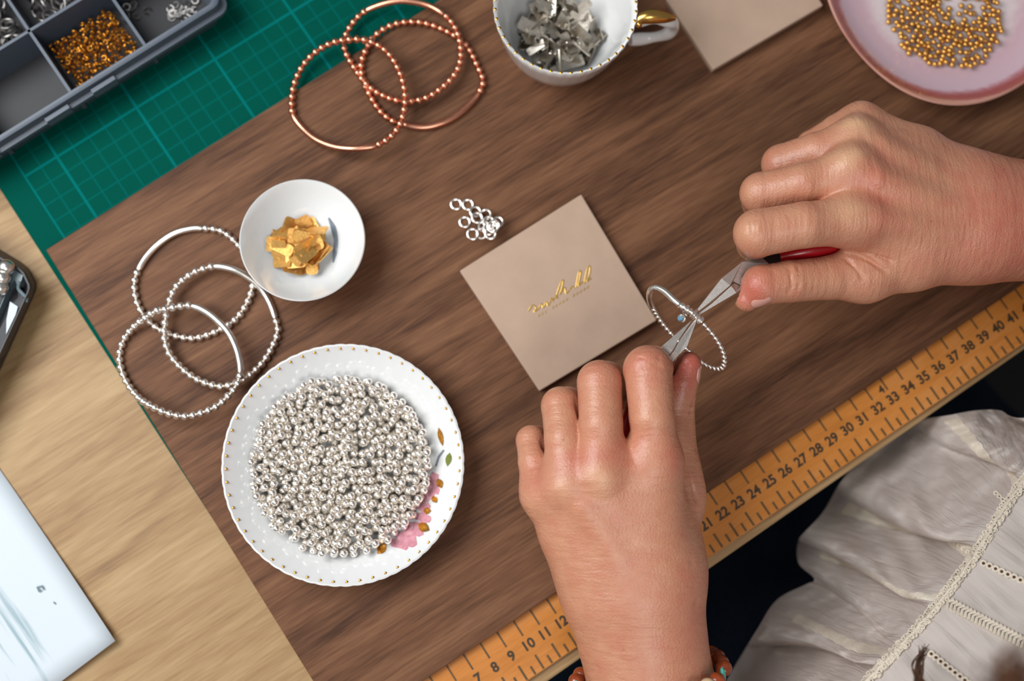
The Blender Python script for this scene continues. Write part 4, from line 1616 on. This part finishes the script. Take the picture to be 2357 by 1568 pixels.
# right hand (nearer the pink plate)
R_index = ([J(1965, 508, .084, 55), J(1850, 518, .091, 53), J(1744, 537, .088, 55), J(1738, 560, .068, 42), J(1760, 578, .058, 36)], .009)
R_middle = ([J(1960, 398, .082, 54), J(1850, 422, .0815, 48), J(1752, 445, .073, 48), J(1750, 466, .050, 41), J(1790, 490, .040, 36)], .009)
R_ring = ([J(1968, 328, .073, 50), J(1880, 350, .070, 45), J(1798, 377, .060, 44), J(1802, 392, .040, 38), J(1836, 402, .032, 33)], .009)
R_little = ([J(1980, 288, .062, 45), J(1925, 304, .060, 38), J(1868, 336, .050, 35), J(1876, 352, .034, 31), J(1900, 370, .028, 28)], .008)
R_thumb = ([J(1990, 636, .066, 54), J(1905, 640, .070, 50), J(1818, 648, .0745, 48), J(1752, 657, .0760, 46), J(1719, 690, .0730, 28)], .009)
R_palm = [([J(1980, 288, .062, 45), J(2110, 358, .061, 60), J(2230, 440, .060, 74)], .012), ([J(1968, 328, .075, 50), J(2240, 470, .065, 78)], .012),
          ([J(1960, 398, .084, 54), J(2250, 505, .067, 82)], .012), ([J(1965, 508, .084, 55), J(2250, 545, .065, 82)], .012),
          ([J(1990, 636, .066, 54), J(2100, 600, .065, 64), J(2230, 552, .062, 76)], .016), ([J(2060, 420, .056, 70), J(2080, 520, .056, 70)], .016),
          ([J(2235, 462, .063, 92), J(2357, 475, .061, 96), J(2520, 490, .056, 110), J(2700, 520, .050, 120)], .016),
          ([J(2235, 532, .063, 92), J(2357, 540, .061, 94), J(2520, 560, .056, 110), J(2700, 580, .050, 120)], .016)]
R_webs = [([J(1980, 566, .068, 30), J(2090, 575, .066, 50)], .010)]
R_ridges = [([V3(2020, 410, .0937), V3(2200, 490, .083)], .0016, .010), ([V3(2020, 505, .0940), V3(2180, 530, .083)], .0016, .010), ([V3(2030, 340, .0848), V3(2180, 440, .078)], .0015, .010)]
R_bumps = [(V3(1958, 362, .0945), .009, .0016), (V3(1956, 488, .0955), .009, .0013), (V3(1968, 296, .084), .008, .0013), (V3(1978, 258, .071), .008, .0010), (V3(1722, 525, .098), .006, .0008)]
R_creases = [cr((1731, 488), (1729, 530), (1741, 572), .0985, .0007, .0005), cr((1742, 490), (1739, 530), (1750, 575), .0985, .0006, .0004),
             cr((1817, 610), (1821, 650), (1830, 690), .0838, .0008, .0006), cr((1838, 612), (1836, 650), (1842, 690), .0832, .0007, .0005), cr((1805, 650), (1815, 672), (1822, 692), .0825, .0006, .0004),
             cr((1936, 575), (1985, 592), (2040, 625), .080, .0011, .0009), cr((1930, 580), (1960, 610), (1985, 640), .079, .0009, .0006), cr((1940, 570), (2000, 580), (2050, 600), .081, .0009, .0006),
             cr((1875, 556), (1880, 566), (1884, 574), .096, .0006, .0004), cr((1905, 552), (1910, 562), (1914, 572), .094, .0006, .0004), cr((2290, 440), (2297, 500), (2288, 560), .0845, .001, .0003)]
R_carve = [(P(1760, 598, .0720), P(1762, 598, .0660), .0050, .0050), (P(1733, 641, .0720), P(1733, 641, .0640), .0028, .0028), (P(1750, 590, .0720), P(1750, 590, .0640), .0028, .0028), (P(1676, 658, .0700), P(1700, 640, .0696), .0040, .0042), (P(1700, 640, .0696), P(1760, 602, .0682), .0046, .0052), (P(1760, 602, .0680), P(1805, 588, .0690), .0054, .0054),
           (P(1797, 590, .0697), P(1840, 581, .0710), .0050, .0050), (P(1840, 581, .0710), P(1890, 572, .0705), .0050, .0050), (P(1890, 572, .0705), P(1940, 566, .0675), .0050, .0050),
           (P(1940, 566, .0675), P(2000, 566, .062), .0049, .0049), (P(2000, 566, .062), P(2080, 560, .055), .0049, .0049), (P(1800, 600, .0680), P(1850, 612, .0650), .0050, .0049),
           (P(1850, 612, .0650), P(1900, 612, .0600), .0049, .0049), (P(1900, 612, .0600), P(1960, 600, .056), .0049, .0049), (P(1960, 600, .056), P(2040, 590, .050), .0049, .0049)]
R_carve += rim_cuts(SOLID_PTS[:2])
R_fn = hand([R_index, R_middle, R_ring, R_little, R_thumb], R_palm, R_webs, R_creases, R_bumps, R_ridges, R_carve)


def bounds(px0, py0, px1, py1, z0_, z1_):
    q = [P(x, y, z) for x in (px0, px1) for y in (py0, py1) for z in (z0_, z1_)]
    return [min(p[i] for p in q) for i in range(3)], [max(p[i] for p in q) for i in range(3)]


HH = 0.00075
lo, hi = bounds(1170, 770, 1660, 1690, 0.010, 0.105)
LV, LF = surface(L_fn, lo, hi, HH)
lo, hi = bounds(1670, 225, 2660, 735, 0.010, 0.108)
RV, RF = surface(R_fn, lo, hi, HH)

# torso, upper arms, neck and head; the forearms run into the hands above
TC = Vector((0.335, -0.335, 0.0))
FD = -Vector((EV.x, EV.y, 0)) * -1.0                     # the way she faces
SH = EU
l_el, r_el = Vector((0.155, -0.36, 0.02)), Vector((0.50, 0.03, 0.035))
l_w, r_w = P(1540, 1640, .045), P(2480, 525, .057)
l_sh, r_sh = TC - SH * 0.165 + Vector((0, 0, .235)), TC + SH * 0.165 + Vector((0, 0, .235))
hd = TC + FD * 0.035 + Vector((0.0, 0.0, 0.455))


def torso_fn(X):
    d = chain(X, [(TC + Vector((0, 0, -.20)) - FD * .02, .135), (TC + Vector((0, 0, -.02)), .115), (TC + Vector((0, 0, .14)), .120)], .05)
    d = smin(d, cap(X, l_sh + SH * .05, r_sh - SH * .05, .060, .060), .05)
    for s in (-1, 1):
        d = smin(d, cap(X, TC + SH * .07 * s + FD * .085 + Vector((0, 0, .11)), TC + SH * .07 * s + FD * .09 + Vector((0, 0, .10)), .050, .050), .03)
    return d


def body_fn(X):
    d = torso_fn(X)
    for sh_, el_, pm in ((l_sh, l_el, L_palm), (r_sh, r_el, R_palm)):
        arm = cap(X, sh_, el_, .050, .040)
        two = None
        for js, k_ in pm[-2:]:
            (pa, ra), (pb, rb) = js[-3] if pm is L_palm else js[-2], js[-2] if pm is L_palm else js[-1]
            q0 = 0.62
            st_ = (pa + (pb - pa) * q0, ra + (rb - ra) * q0)
            c_ = chain(X, [st_, (pb, rb), (el_ + (pb - el_).normalized() * .03, .032)], .004)
            two = c_ if two is None else smin(two, c_, .016)
        d = smin(d, smin(arm, two, .02), .02)
    nk = TC + Vector((0, 0, .26))
    d = smin(d, cap(X, nk, hd - Vector((0, 0, .06)), .050, .048), .03)
    h = cap(X, hd + Vector((0, 0, .03)) - FD * .01, hd + FD * .02 - Vector((0, 0, .03)), .078, .068)
    h = smin(h, cap(X, hd + FD * .055 - Vector((0, 0, .075)), hd + FD * .05 - Vector((0, 0, .06)), .034, .04), .03)
    h = smin(h, cap(X, hd + FD * .088 + Vector((0, 0, .005)), hd + FD * .103 - Vector((0, 0, .025)), .008, .013), .012)
    for s in (-1, 1):
        h = smin(h, cap(X, hd + SH * .078 * s + Vector((0, 0, .02)), hd + SH * .08 * s - Vector((0, 0, .02)), .011, .008), .006)
        h = h + bump_(X, hd + FD * .088 + SH * .031 * s + Vector((0, 0, .012)), .014, .007)
        h = smin(h, cap(X, hd + FD * .085 + SH * .031 * s + Vector((0, 0, .008)), hd + FD * .086 + SH * .031 * s + Vector((0, 0, .008)), .0005, .0005) - .011, .003)
    m = hd + FD * .086 - Vector((0, 0, .052))
    h = smin(h, cap(X, m - SH * .02, m + SH * .02, .007, .007), .006)
    h = h + 0.003 * np.exp(-(polyline(X, [m - SH * .022 + FD * .008, m + SH * .022 + FD * .008]) / .004) ** 2)
    return smin(d, h, .02)


BV, BF = surface(body_fn, (.0, -.62, -.40), (.68, .14, .64), 0.006)

allV = np.concatenate([LV, RV, BV])
allF = np.concatenate([LF, RF + len(LV), BF + len(LV) + len(RV)])
me = bpy.data.meshes.new('body')
pbase = TC + Vector((0, 0, -0.35))
me.from_pydata((allV - np.array(tuple(pbase))).tolist(), [], allF.tolist())
me.polygons.foreach_set('use_smooth', [True] * len(me.polygons))
me.materials.append(M['skin'])
tint = np.full(len(allV), 0.5)
for c, w, a in [(V3(1382, 1095, .092), .006, -.38), (V3(1300, 1122, .088), .006, -.30), (V3(1508, 1075, .09), .007, -.12), (V3(1245, 1150, .078), .007, -.12),
                (V3(1953, 358, .0945), .008, -.42), (V3(1950, 484, .0955), .009, -.36), (V3(1964, 292, .084), .008, -.36), (V3(1720, 520, .098), .005, -.18), (V3(1722, 595, .065), .008, -.2),
                (V3(1585, 835, .072), .010, .42), (V3(1560, 880, .068), .009, .2), (V3(1722, 680, .080), .009, .24), (V3(1745, 650, .082), .010, .16), (V3(1490, 825, .097), .010, .16), (V3(1380, 850, .09), .011, .10),
                (V3(1405, 1050, .09), .010, .22), (V3(1330, 1085, .086), .009, .2), (V3(1275, 1120, .08), .008, .18), (V3(1240, 1100, .072), .010, .15), (V3(1540, 1060, .088), .012, .16),
                (V3(1995, 480, .092), .016, .2), (V3(1990, 380, .09), .012, .18), (V3(2280, 560, .07), .03, .16), (V3(2330, 480, .08), .03, .14), (V3(1590, 1420, .07), .025, .12), (V3(1780, 360, .07), .01, .08)]:
    q = allV - np.array(tuple(c))
    tint += a * np.exp(-(q ** 2).sum(1) / (w * w))
at = me.attributes.new('tint', 'FLOAT', 'POINT')
at.data.foreach_set('value', np.clip(tint, 0, 1).astype(np.float32))
ln = allV.copy()
ln[:len(LV)] = LV[:, [1, 0, 2]]
at = me.attributes.new('lines', 'FLOAT_VECTOR', 'POINT')
at.data.foreach_set('vector', ln.astype(np.float32).ravel())
me.update()
person = empty('person', pbase, 'person in a white embroidered blouse and navy jeans, working at the desk with two pliers', 'person')
body = bpy.data.objects.new('body', me)
COL.objects.link(body)
body.parent = person


def nail(c, along, normal, L, wd, curve):
    """A curved nail plate."""
    al = Vector(along).normalized()
    nn_ = Vector(normal)
    nn_ = (nn_ - al * nn_.dot(al)).normalized()
    ac = al.cross(nn_)
    vs, fs = [], []
    nu_, nv_ = 9, 8
    for i in range(nu_ + 1):
        u = i / nu_ * 2 - 1
        ww = wd * (1 - 0.25 * max(0, -u) ** 3) * (0.80 + 0.2 * math.cos(max(0, u) * 1.6))
        for j in range(nv_ + 1):
            v = j / nv_ * 2 - 1
            an = v * 0.85
            vs.append(Vector(c) + al * (u * L + (0.0 if u < 0.99 else 0)) + ac * math.sin(an) * ww + nn_ * (math.cos(an) - 1) * ww * curve - nn_ * 0.0006 * u * u)
    for i in range(nu_):
        for j in range(nv_):
            a = i * (nv_ + 1) + j
            fs.append((a, a + 1, a + nv_ + 2, a + nv_ + 1))
    mb = MB().add(vs, fs)
    o_ = mb.build('nail', 'nail', person)
    sd_ = o_.modifiers.new('thickness', 'SOLIDIFY')
    sd_.thickness = 0.0006
    sd_.offset = -1
    return o_


# right thumb nail and left thumb nail sit on the far faces of the thumb tips
def nail_on(fn, a, b, f, normal, L, wd):
    """Seats a nail on the skin: march out from the bone until the surface is reached."""
    al = (b - a).normalized()
    n_ = Vector(normal)
    n_ = (n_ - al * n_.dot(al)).normalized()

    def out(c0):
        tt = np.linspace(0, 0.016, 161, dtype=np.float32)
        X = np.array([tuple(c0 + n_ * float(q)) for q in tt], dtype=np.float32)
        d_ = fn(X)
        return c0 + n_ * float(tt[int(np.argmax(d_ > 0))])
    mid = a + (b - a) * f
    p0, p1 = out(mid - al * L * 0.7), out(mid + al * L * 0.7)
    ax_ = (p1 - p0).normalized()
    nr = (n_ - ax_ * n_.dot(ax_)).normalized()
    return nail((p0 + p1) * 0.5 + nr * 0.0005, ax_, nr, L, wd, 1.0)


nail_on(R_fn, R_thumb[0][3][0], R_thumb[0][4][0], 0.62, (0.30, -0.85, 0.50), .0054, .0056)
nail_on(L_fn, L_thumb[0][3][0], L_thumb[0][4][0], 0.66, (1.0, -0.15, 0.15), .0056, .0054)

# jeans: lap and legs under the desk
kn = [TC + SH * .105 * s + FD * .42 + Vector((0, 0, -.19)) for s in (-1, 1)]


def jeans_fn(X):
    d = None
    for s, kp in zip((-1, 1), kn):
        hip = TC + SH * .10 * s - FD * .03 + Vector((0, 0, -.27))
        c = chain(X, [(hip, .110), (hip + (kp - hip) * .5, .104), (kp, .090), (kp + Vector((0, 0, -.24)) - FD * .02, .062), (kp + Vector((0, 0, -.47)) - FD * .03, .058)], .02)
        d = c if d is None else smin(d, c, .07)
    d = smin(d, cap(X, TC - SH * .06 + Vector((0, 0, -.26)), TC + SH * .06 + Vector((0, 0, -.26)), .12, .12), .05)
    w = 0.004 * np.sin(X[:, 0] * 70 + 3 * np.sin(X[:, 1] * 23)) * np.sin(X[:, 1] * 55 + 2 * np.sin(X[:, 0] * 31))
    return d + w


JV, JF = surface(jeans_fn, (-.12, -.62, -.70), (.70, .25, -.08), 0.008)


def cloth_part(name, V, F, mat, base=None):
    me_ = bpy.data.meshes.new(name)
    me_.from_pydata((np.asarray(V) - np.array(tuple(pbase))).tolist(), [], np.asarray(F).tolist())
    me_.polygons.foreach_set('use_smooth', [True] * len(me_.polygons))
    me_.materials.append(M[mat])
    o_ = bpy.data.objects.new(name, me_)
    COL.objects.link(o_)
    o_.parent = person
    return o_


cloth_part('jeans', JV, JF, 'jeans')

# blouse: the body of it, then the gathered peplum, the bodice front and the lace seam
def shell_fn(X):
    d = torso_fn(X) - 0.010
    for sh_, el_ in ((l_sh, l_el), (r_sh, r_el)):
        d = smin(d, cap(X, sh_, sh_ + (el_ - sh_) * .45, .064, .060), .03)
    q = (X - np.array(tuple(TC), dtype=np.float32))
    top_ = q[:, 2] - 0.275
    return np.maximum(d, top_)


SV, SF = surface(shell_fn, (.0, -.62, -.36), (.68, .10, .30), 0.007)
blouse = cloth_part('blouse', SV, SF, 'blouse')


def spline(pts, n):
    """n+1 points along a smooth open curve through pts (each a tuple of any length)."""
    A = np.array(pts, dtype=float)
    m = len(A)
    tt = np.linspace(0, m - 1, n + 1)
    out = []
    for t_ in tt:
        i = min(int(t_), m - 2)
        f = t_ - i
        p1, p2 = A[i], A[i + 1]
        p0 = A[i - 1] if i > 0 else 2 * p1 - p2
        p3 = A[i + 2] if i + 2 < m else 2 * p2 - p1
        out.append(0.5 * (2 * p1 + (p2 - p0) * f + (2 * p0 - 5 * p1 + 4 * p2 - p3) * f * f + (3 * p1 - p0 - 3 * p2 + p3) * f ** 3))
    return np.array(out)


seam_px = [(2470, 985, .555), (2392, 1062, .548), (2322, 1156, .540), (2249, 1271, .532), (2164, 1386, .526), (2080, 1480, .522), (2023, 1539, .520), (1940, 1625, .520), (1850, 1720, .522)]
hem_px = [(2470, 930, .600), (2357, 958, .600), (2279, 946, .606), (2200, 950, .615), (2060, 985, .640), (1950, 1090, .648), (1895, 1178, .650), (1840, 1240, .652), (1838, 1292, .650),
          (1875, 1335, .640), (1790, 1380, .636), (1745, 1445, .630), (1712, 1500, .625), (1668, 1575, .622), (1630, 1660, .622), (1600, 1760, .625)]
NT, NS = 260, 60
seam, hem = spline(seam_px, NT), spline(hem_px, NT)


def fold_profile(x):
    """Soft gathered folds: broad lit crest, narrow shadowed pocket."""
    f = 1 - (x - np.floor(x))
    return np.sin(PI * f ** 0.55) ** 1.3


from mathutils import noise as mnoise


def crumple(u, s, k_):
    return mnoise.noise(Vector((u * 34 * k_, s * 9 * k_, 1.7))) + 0.5 * mnoise.noise(Vector((u * 80 * k_, s * 18 * k_, 5.1)))


def peplum(ti, s, off=0.0):
    """Surface point; ti in 0..NT, s from 0 (seam) to 1 (hem)."""
    i = min(max(ti, 0), NT - 1e-6)
    i0 = int(i)
    f = i - i0
    a = seam[i0] * (1 - f) + seam[min(i0 + 1, NT)] * f
    b = hem[i0] * (1 - f) + hem[min(i0 + 1, NT)] * f
    u = i / NT
    e = s * s * (3 - 2 * s) * 0.35 + s * 0.65
    px, py = a[0] + (b[0] - a[0]) * s, a[1] + (b[1] - a[1]) * s
    dep = a[2] + (b[2] - a[2]) * e
    ph = u * 7.3 + 0.20 * math.sin(s * 3 + u * 9) + 0.35
    amp = 0.042 * math.sin(min(1.0, s * 2.4) * PI * 0.62) * (0.7 + 0.3 * math.sin(u * 17 + 1))
    amp = max(amp, 0.010 * min(1, s * 3))
    fo = float(fold_profile(np.array(ph)))
    ph2 = u * 23.0 + 2.2 * math.sin(s * 4.0 + u * 11)
    fo2 = math.sin(ph2 * 2 * PI * 0.5)
    dep += amp * (0.75 - fo) - 0.0026 * fo2 * min(1, s * 6) * (1 - 0.4 * s)
    dep += 0.004 * math.sin(s * 9 + u * 21) * s + 0.0034 * crumple(u, s, 1.0) * min(1, s * 5)
    sway = (fo - 0.5) * 48 * min(1, s * 5) * (0.22 + 0.78 * math.exp(-((s - 0.22) / 0.26) ** 2))
    return Q(px - sway * 0.45, py + sway * 0.75, dep - off)


vs = [peplum(i, j / NS) for i in range(NT + 1) for j in range(NS + 1)]
fs = [(i * (NS + 1) + j, i * (NS + 1) + j + 1, (i + 1) * (NS + 1) + j + 1, (i + 1) * (NS + 1) + j) for i in range(NT) for j in range(NS)]
pe = MB().add(vs, fs).build('peplum', 'blouse', blouse, base=pbase, angle=180)
at = pe.data.attributes.new('lines', 'FLOAT_VECTOR', 'POINT')
at.data.foreach_set('vector', [c for i in range(NT + 1) for j in range(NS + 1) for c in (j / NS, i / NT, 0.0)])


def bodice(ti, s, off=0.0):
    i = min(max(ti, 0), NT - 1e-6)
    i0 = int(i)
    f = i - i0
    a = seam[i0] * (1 - f) + seam[min(i0 + 1, NT)] * f
    u = i / NT
    p0 = Q(a[0], a[1], a[2])
    p1 = TC + SH * (0.16 - 0.30 * u) + FD * (0.128 - 0.05 * abs(2 * u - 1) ** 2) + Vector((0, 0, 0.135))
    p = p0 + (p1 - p0) * s
    nr = (CAM - p).normalized()
    relief = 0.004 * math.sin(u * 40) * math.exp(-s * 9) * min(1, s * 12) - 0.004 * math.sin(u * 9 + s * 5) * s - 0.0022 * crumple(u, s * 2, 0.7) * min(1, s * 9)
    return p + nr * (relief * (1 - s * s) + off + 0.012 * math.sin(PI * s))


NB = 44
vs = [bodice(i, j / NB) for i in range(NT + 1) for j in range(NB + 1)]
fs = [(i * (NB + 1) + j, (i + 1) * (NB + 1) + j, (i + 1) * (NB + 1) + j + 1, i * (NB + 1) + j + 1) for i in range(NT) for j in range(NB)]
bo = MB().add(vs, fs).build('bodice_front', 'blouse', blouse, base=pbase, angle=180)
at = bo.data.attributes.new('lines', 'FLOAT_VECTOR', 'POINT')
at.data.foreach_set('vector', [c for i in range(NT + 1) for j in range(NB + 1) for c in (j / NB * 0.6, i / NT * 0.4, 0.0)])

# lace along the seam: a knotted braid of small loops
lb = MB()
for q in range(330):
    t_ = q / 329 * NT
    for sd_ in (-1, 1):
        c = (bodice(t_, 0.008, 0.0012) if sd_ > 0 else peplum(t_, 0.022, 0.0012))
        c = c + Vector((rng.normal(0, .0004), rng.normal(0, .0004), rng.normal(0, .0003)))
        lb.torus(c, 0.0008 + 0.0002 * math.sin(q * 2.3), 0.00040, -ray(2200, 1300) + Vector((rng.normal(0, .35), rng.normal(0, .35), 0)), 9, 5)
cord = [peplum(t_ * NT / 160, 0.0, 0.0016) for t_ in range(161)]
lb.tube([p + Vector((rng.normal(0, .0003), rng.normal(0, .0003), 0)) for p in cord], 0.0008, 6)
lb.build('lace_seam', 'lace', blouse, base=pbase)

seam_x = lambda y: None


def t_at(px):
    """seam parameter whose photo x is px"""
    return float(np.interp(-px, -seam[:, 0], np.arange(NT + 1)))


# embroidered insertion bands run across the seam, with rows of eyelets
for px, smax in ((2345, .95), (2243, .9), (2170, .85), (2052, .8)):
    t0 = t_at(px)
    vs, fs = [], []
    n_ = 60
    for j in range(n_ + 1):
        s = 0.03 + (smax - 0.03) * j / n_
        wv = 2.6 + 0.3 * math.sin(j * 0.9)
        vs += [peplum(t0 - wv, s, 0.0005), peplum(t0, s, 0.0013 + 0.0004 * math.sin(j * 2.6)), peplum(t0 + wv, s, 0.0005)]
        if j:
            a = (j - 1) * 3
            fs += [(a, a + 1, a + 4, a + 3), (a + 1, a + 2, a + 5, a + 4)]
    MB().add(vs, fs).build('embroidered_band', 'lace', blouse, base=pbase, angle=180)


def eyelet_row(name_t, ts, side, r_):
    mb_r, mb_h = MB(), MB()
    for t_, s in ts:
        f_ = bodice if side > 0 else peplum
        c, c1 = f_(t_, s, 0.0007), f_(t_ + 2, s, 0.0007)
        nrm = (CAM - c).normalized()
        mb_r.torus(c, r_, 0.00055, nrm, 12, 6)
        u_ = nrm.orthogonal().normalized()
        w_ = nrm.cross(u_)
        ringp = [c - nrm * 0.0002 + (u_ * math.cos(a * PI / 5) + w_ * math.sin(a * PI / 5)) * r_ * 0.62 for a in range(10)]
        mb_h.prism(ringp, [p - nrm * 0.0004 for p in ringp])
    e_ = mb_r.build('eyelet_trim', 'lace', blouse, base=pbase)
    h_ = mb_h.build('eyelet_hole', 'hole', blouse, base=pbase, smooth=False)


eyelet_row('a', [(t_at(2243) - 0.9 * i, 0.035 + 0.019 * i) for i in range(18)], 1, 0.0012)
eyelet_row('b', [(t_at(2100) - 0.5 * i, 0.09 + 0.019 * i) for i in range(18)], 1, 0.0012)
eyelet_row('c', [(t_at(2243), 0.05 + 0.035 * i) for i in range(4)], -1, 0.0008)
eyelet_row('d', [(t_at(2320), 0.05 + 0.035 * i) for i in range(3)], -1, 0.0008)
t0 = t_at(2172)
zz = MB()
for j in range(52):
    s = 0.02 + 0.0125 * j
    for sg in (-1, 1):
        a, b = bodice(t0 - 0.5 * j, s, 0.001), bodice(t0 - 0.5 * j + sg * 2.8, s + 0.010, 0.001)
        zz.tube([a, b], [0.0006, 0.0009], 6)
zz.build('embroidered_stitch', 'lace', blouse, base=pbase)

# hair: a cap of hair on the head and a few locks that hang into view
def hair_fn(X):
    h = cap(X, hd + Vector((0, 0, .04)) - FD * .015, hd - FD * .02 - Vector((0, 0, .03)), .086, .080)
    cut = (X - np.array(tuple(hd), dtype=np.float32)) @ np.array(tuple(FD + Vector((0, 0, -0.55))), dtype=np.float32) - 0.042
    q = h + 0.002 * np.sin(X[:, 0] * 300 + 40 * X[:, 2]) 
    return np.maximum(q, cut)


HV, HF = surface(hair_fn, tuple(hd - Vector((.13, .13, .16))), tuple(hd + Vector((.13, .13, .16))), 0.006)
hair = cloth_part('hair', HV, HF, 'hair')


def lock(pts, n_, spread, r_, seed):
    rr = random.Random(seed)
    mb_l = MB()
    for i in range(n_):
        off = [Vector((rr.gauss(0, spread), rr.gauss(0, spread), rr.gauss(0, spread))) for _ in range(len(pts))]
        cp = catmull([p + o_ * (0.4 + 0.6 * j / len(pts)) for j, (p, o_) in enumerate(zip(pts, off))], 8, False)
        m_ = len(cp)
        mb_l.tube(cp, [r_ * (1 - 0.8 * (j / m_) ** 2) for j in range(m_)], 5)
    return mb_l.build('hair_lock', 'hair', hair, base=pbase)


lock([Q(2290, 1760, .36), Q(2180, 1660, .41), Q(2125, 1590, .455), Q(2112, 1535, .485), Q(2132, 1494, .50)], 26, .0016, .0005, 3)
lock([Q(2420, 1760, .20), Q(2360, 1660, .24), Q(2325, 1590, .27), Q(2335, 1545, .29)], 60, .0050, .0007, 4)

# wooden bead bracelet on the left wrist
bR, bL, bT = P(1660, 1526, .046), P(1350, 1566, .043), P(1520, 1612, .0815)
wc = (bR + bL) * 0.5
u_, w_ = (bR - bL) * 0.5, bT - (bR + bL) * 0.5
wb = empty('bead_bracelet', wc - w_, 'polished brown wooden bead bracelet with turquoise spacers on the wrist', 'bracelet')
bm_w = shared(MB().ball((0, 0, 0), 0.0041, 16, 10, 0.9), 'wood_bead', 'bead_wood')
bm_p = shared(MB().ball((0, 0, 0), 0.0040, 16, 10, 0.9), 'pale_bead', 'bead_pale')
bm_t = shared(MB().lathe((0, 0, 0), [(1e-4, -.0009), (.0026, -.0009), (.0036, 0), (.0026, .0009), (1e-4, .0009)], 14), 'spacer_disc', 'turquoise')
NBD = 30
for i in range(NBD):
    an = 2 * PI * i / NBD
    p = wc + u_ * math.cos(an) + w_ * math.sin(an)
    q = wc + u_ * math.cos(an + .02) + w_ * math.sin(an + .02)
    for _ in range(40):                                   # rest on the skin, not in it
        if float(L_fn(np.array([tuple(p)], dtype=np.float32))[0]) > 0.0043:
            break
        p = p + (p - wc).normalized() * 0.0004
    if i % 4 == 2:
        o_ = put('spacer_disc', bm_t, p, wb, (q - p).to_track_quat('Z', 'Y').to_euler())
        tag(o_, 'turquoise spacer disc')
    elif i % 9 == 4:
        tag(put('pale_bead', bm_p, p, wb), 'pale wooden bead')
    else:
        put('wood_bead', bm_w, p, wb, (random.random() * 3, random.random() * 3, 0))
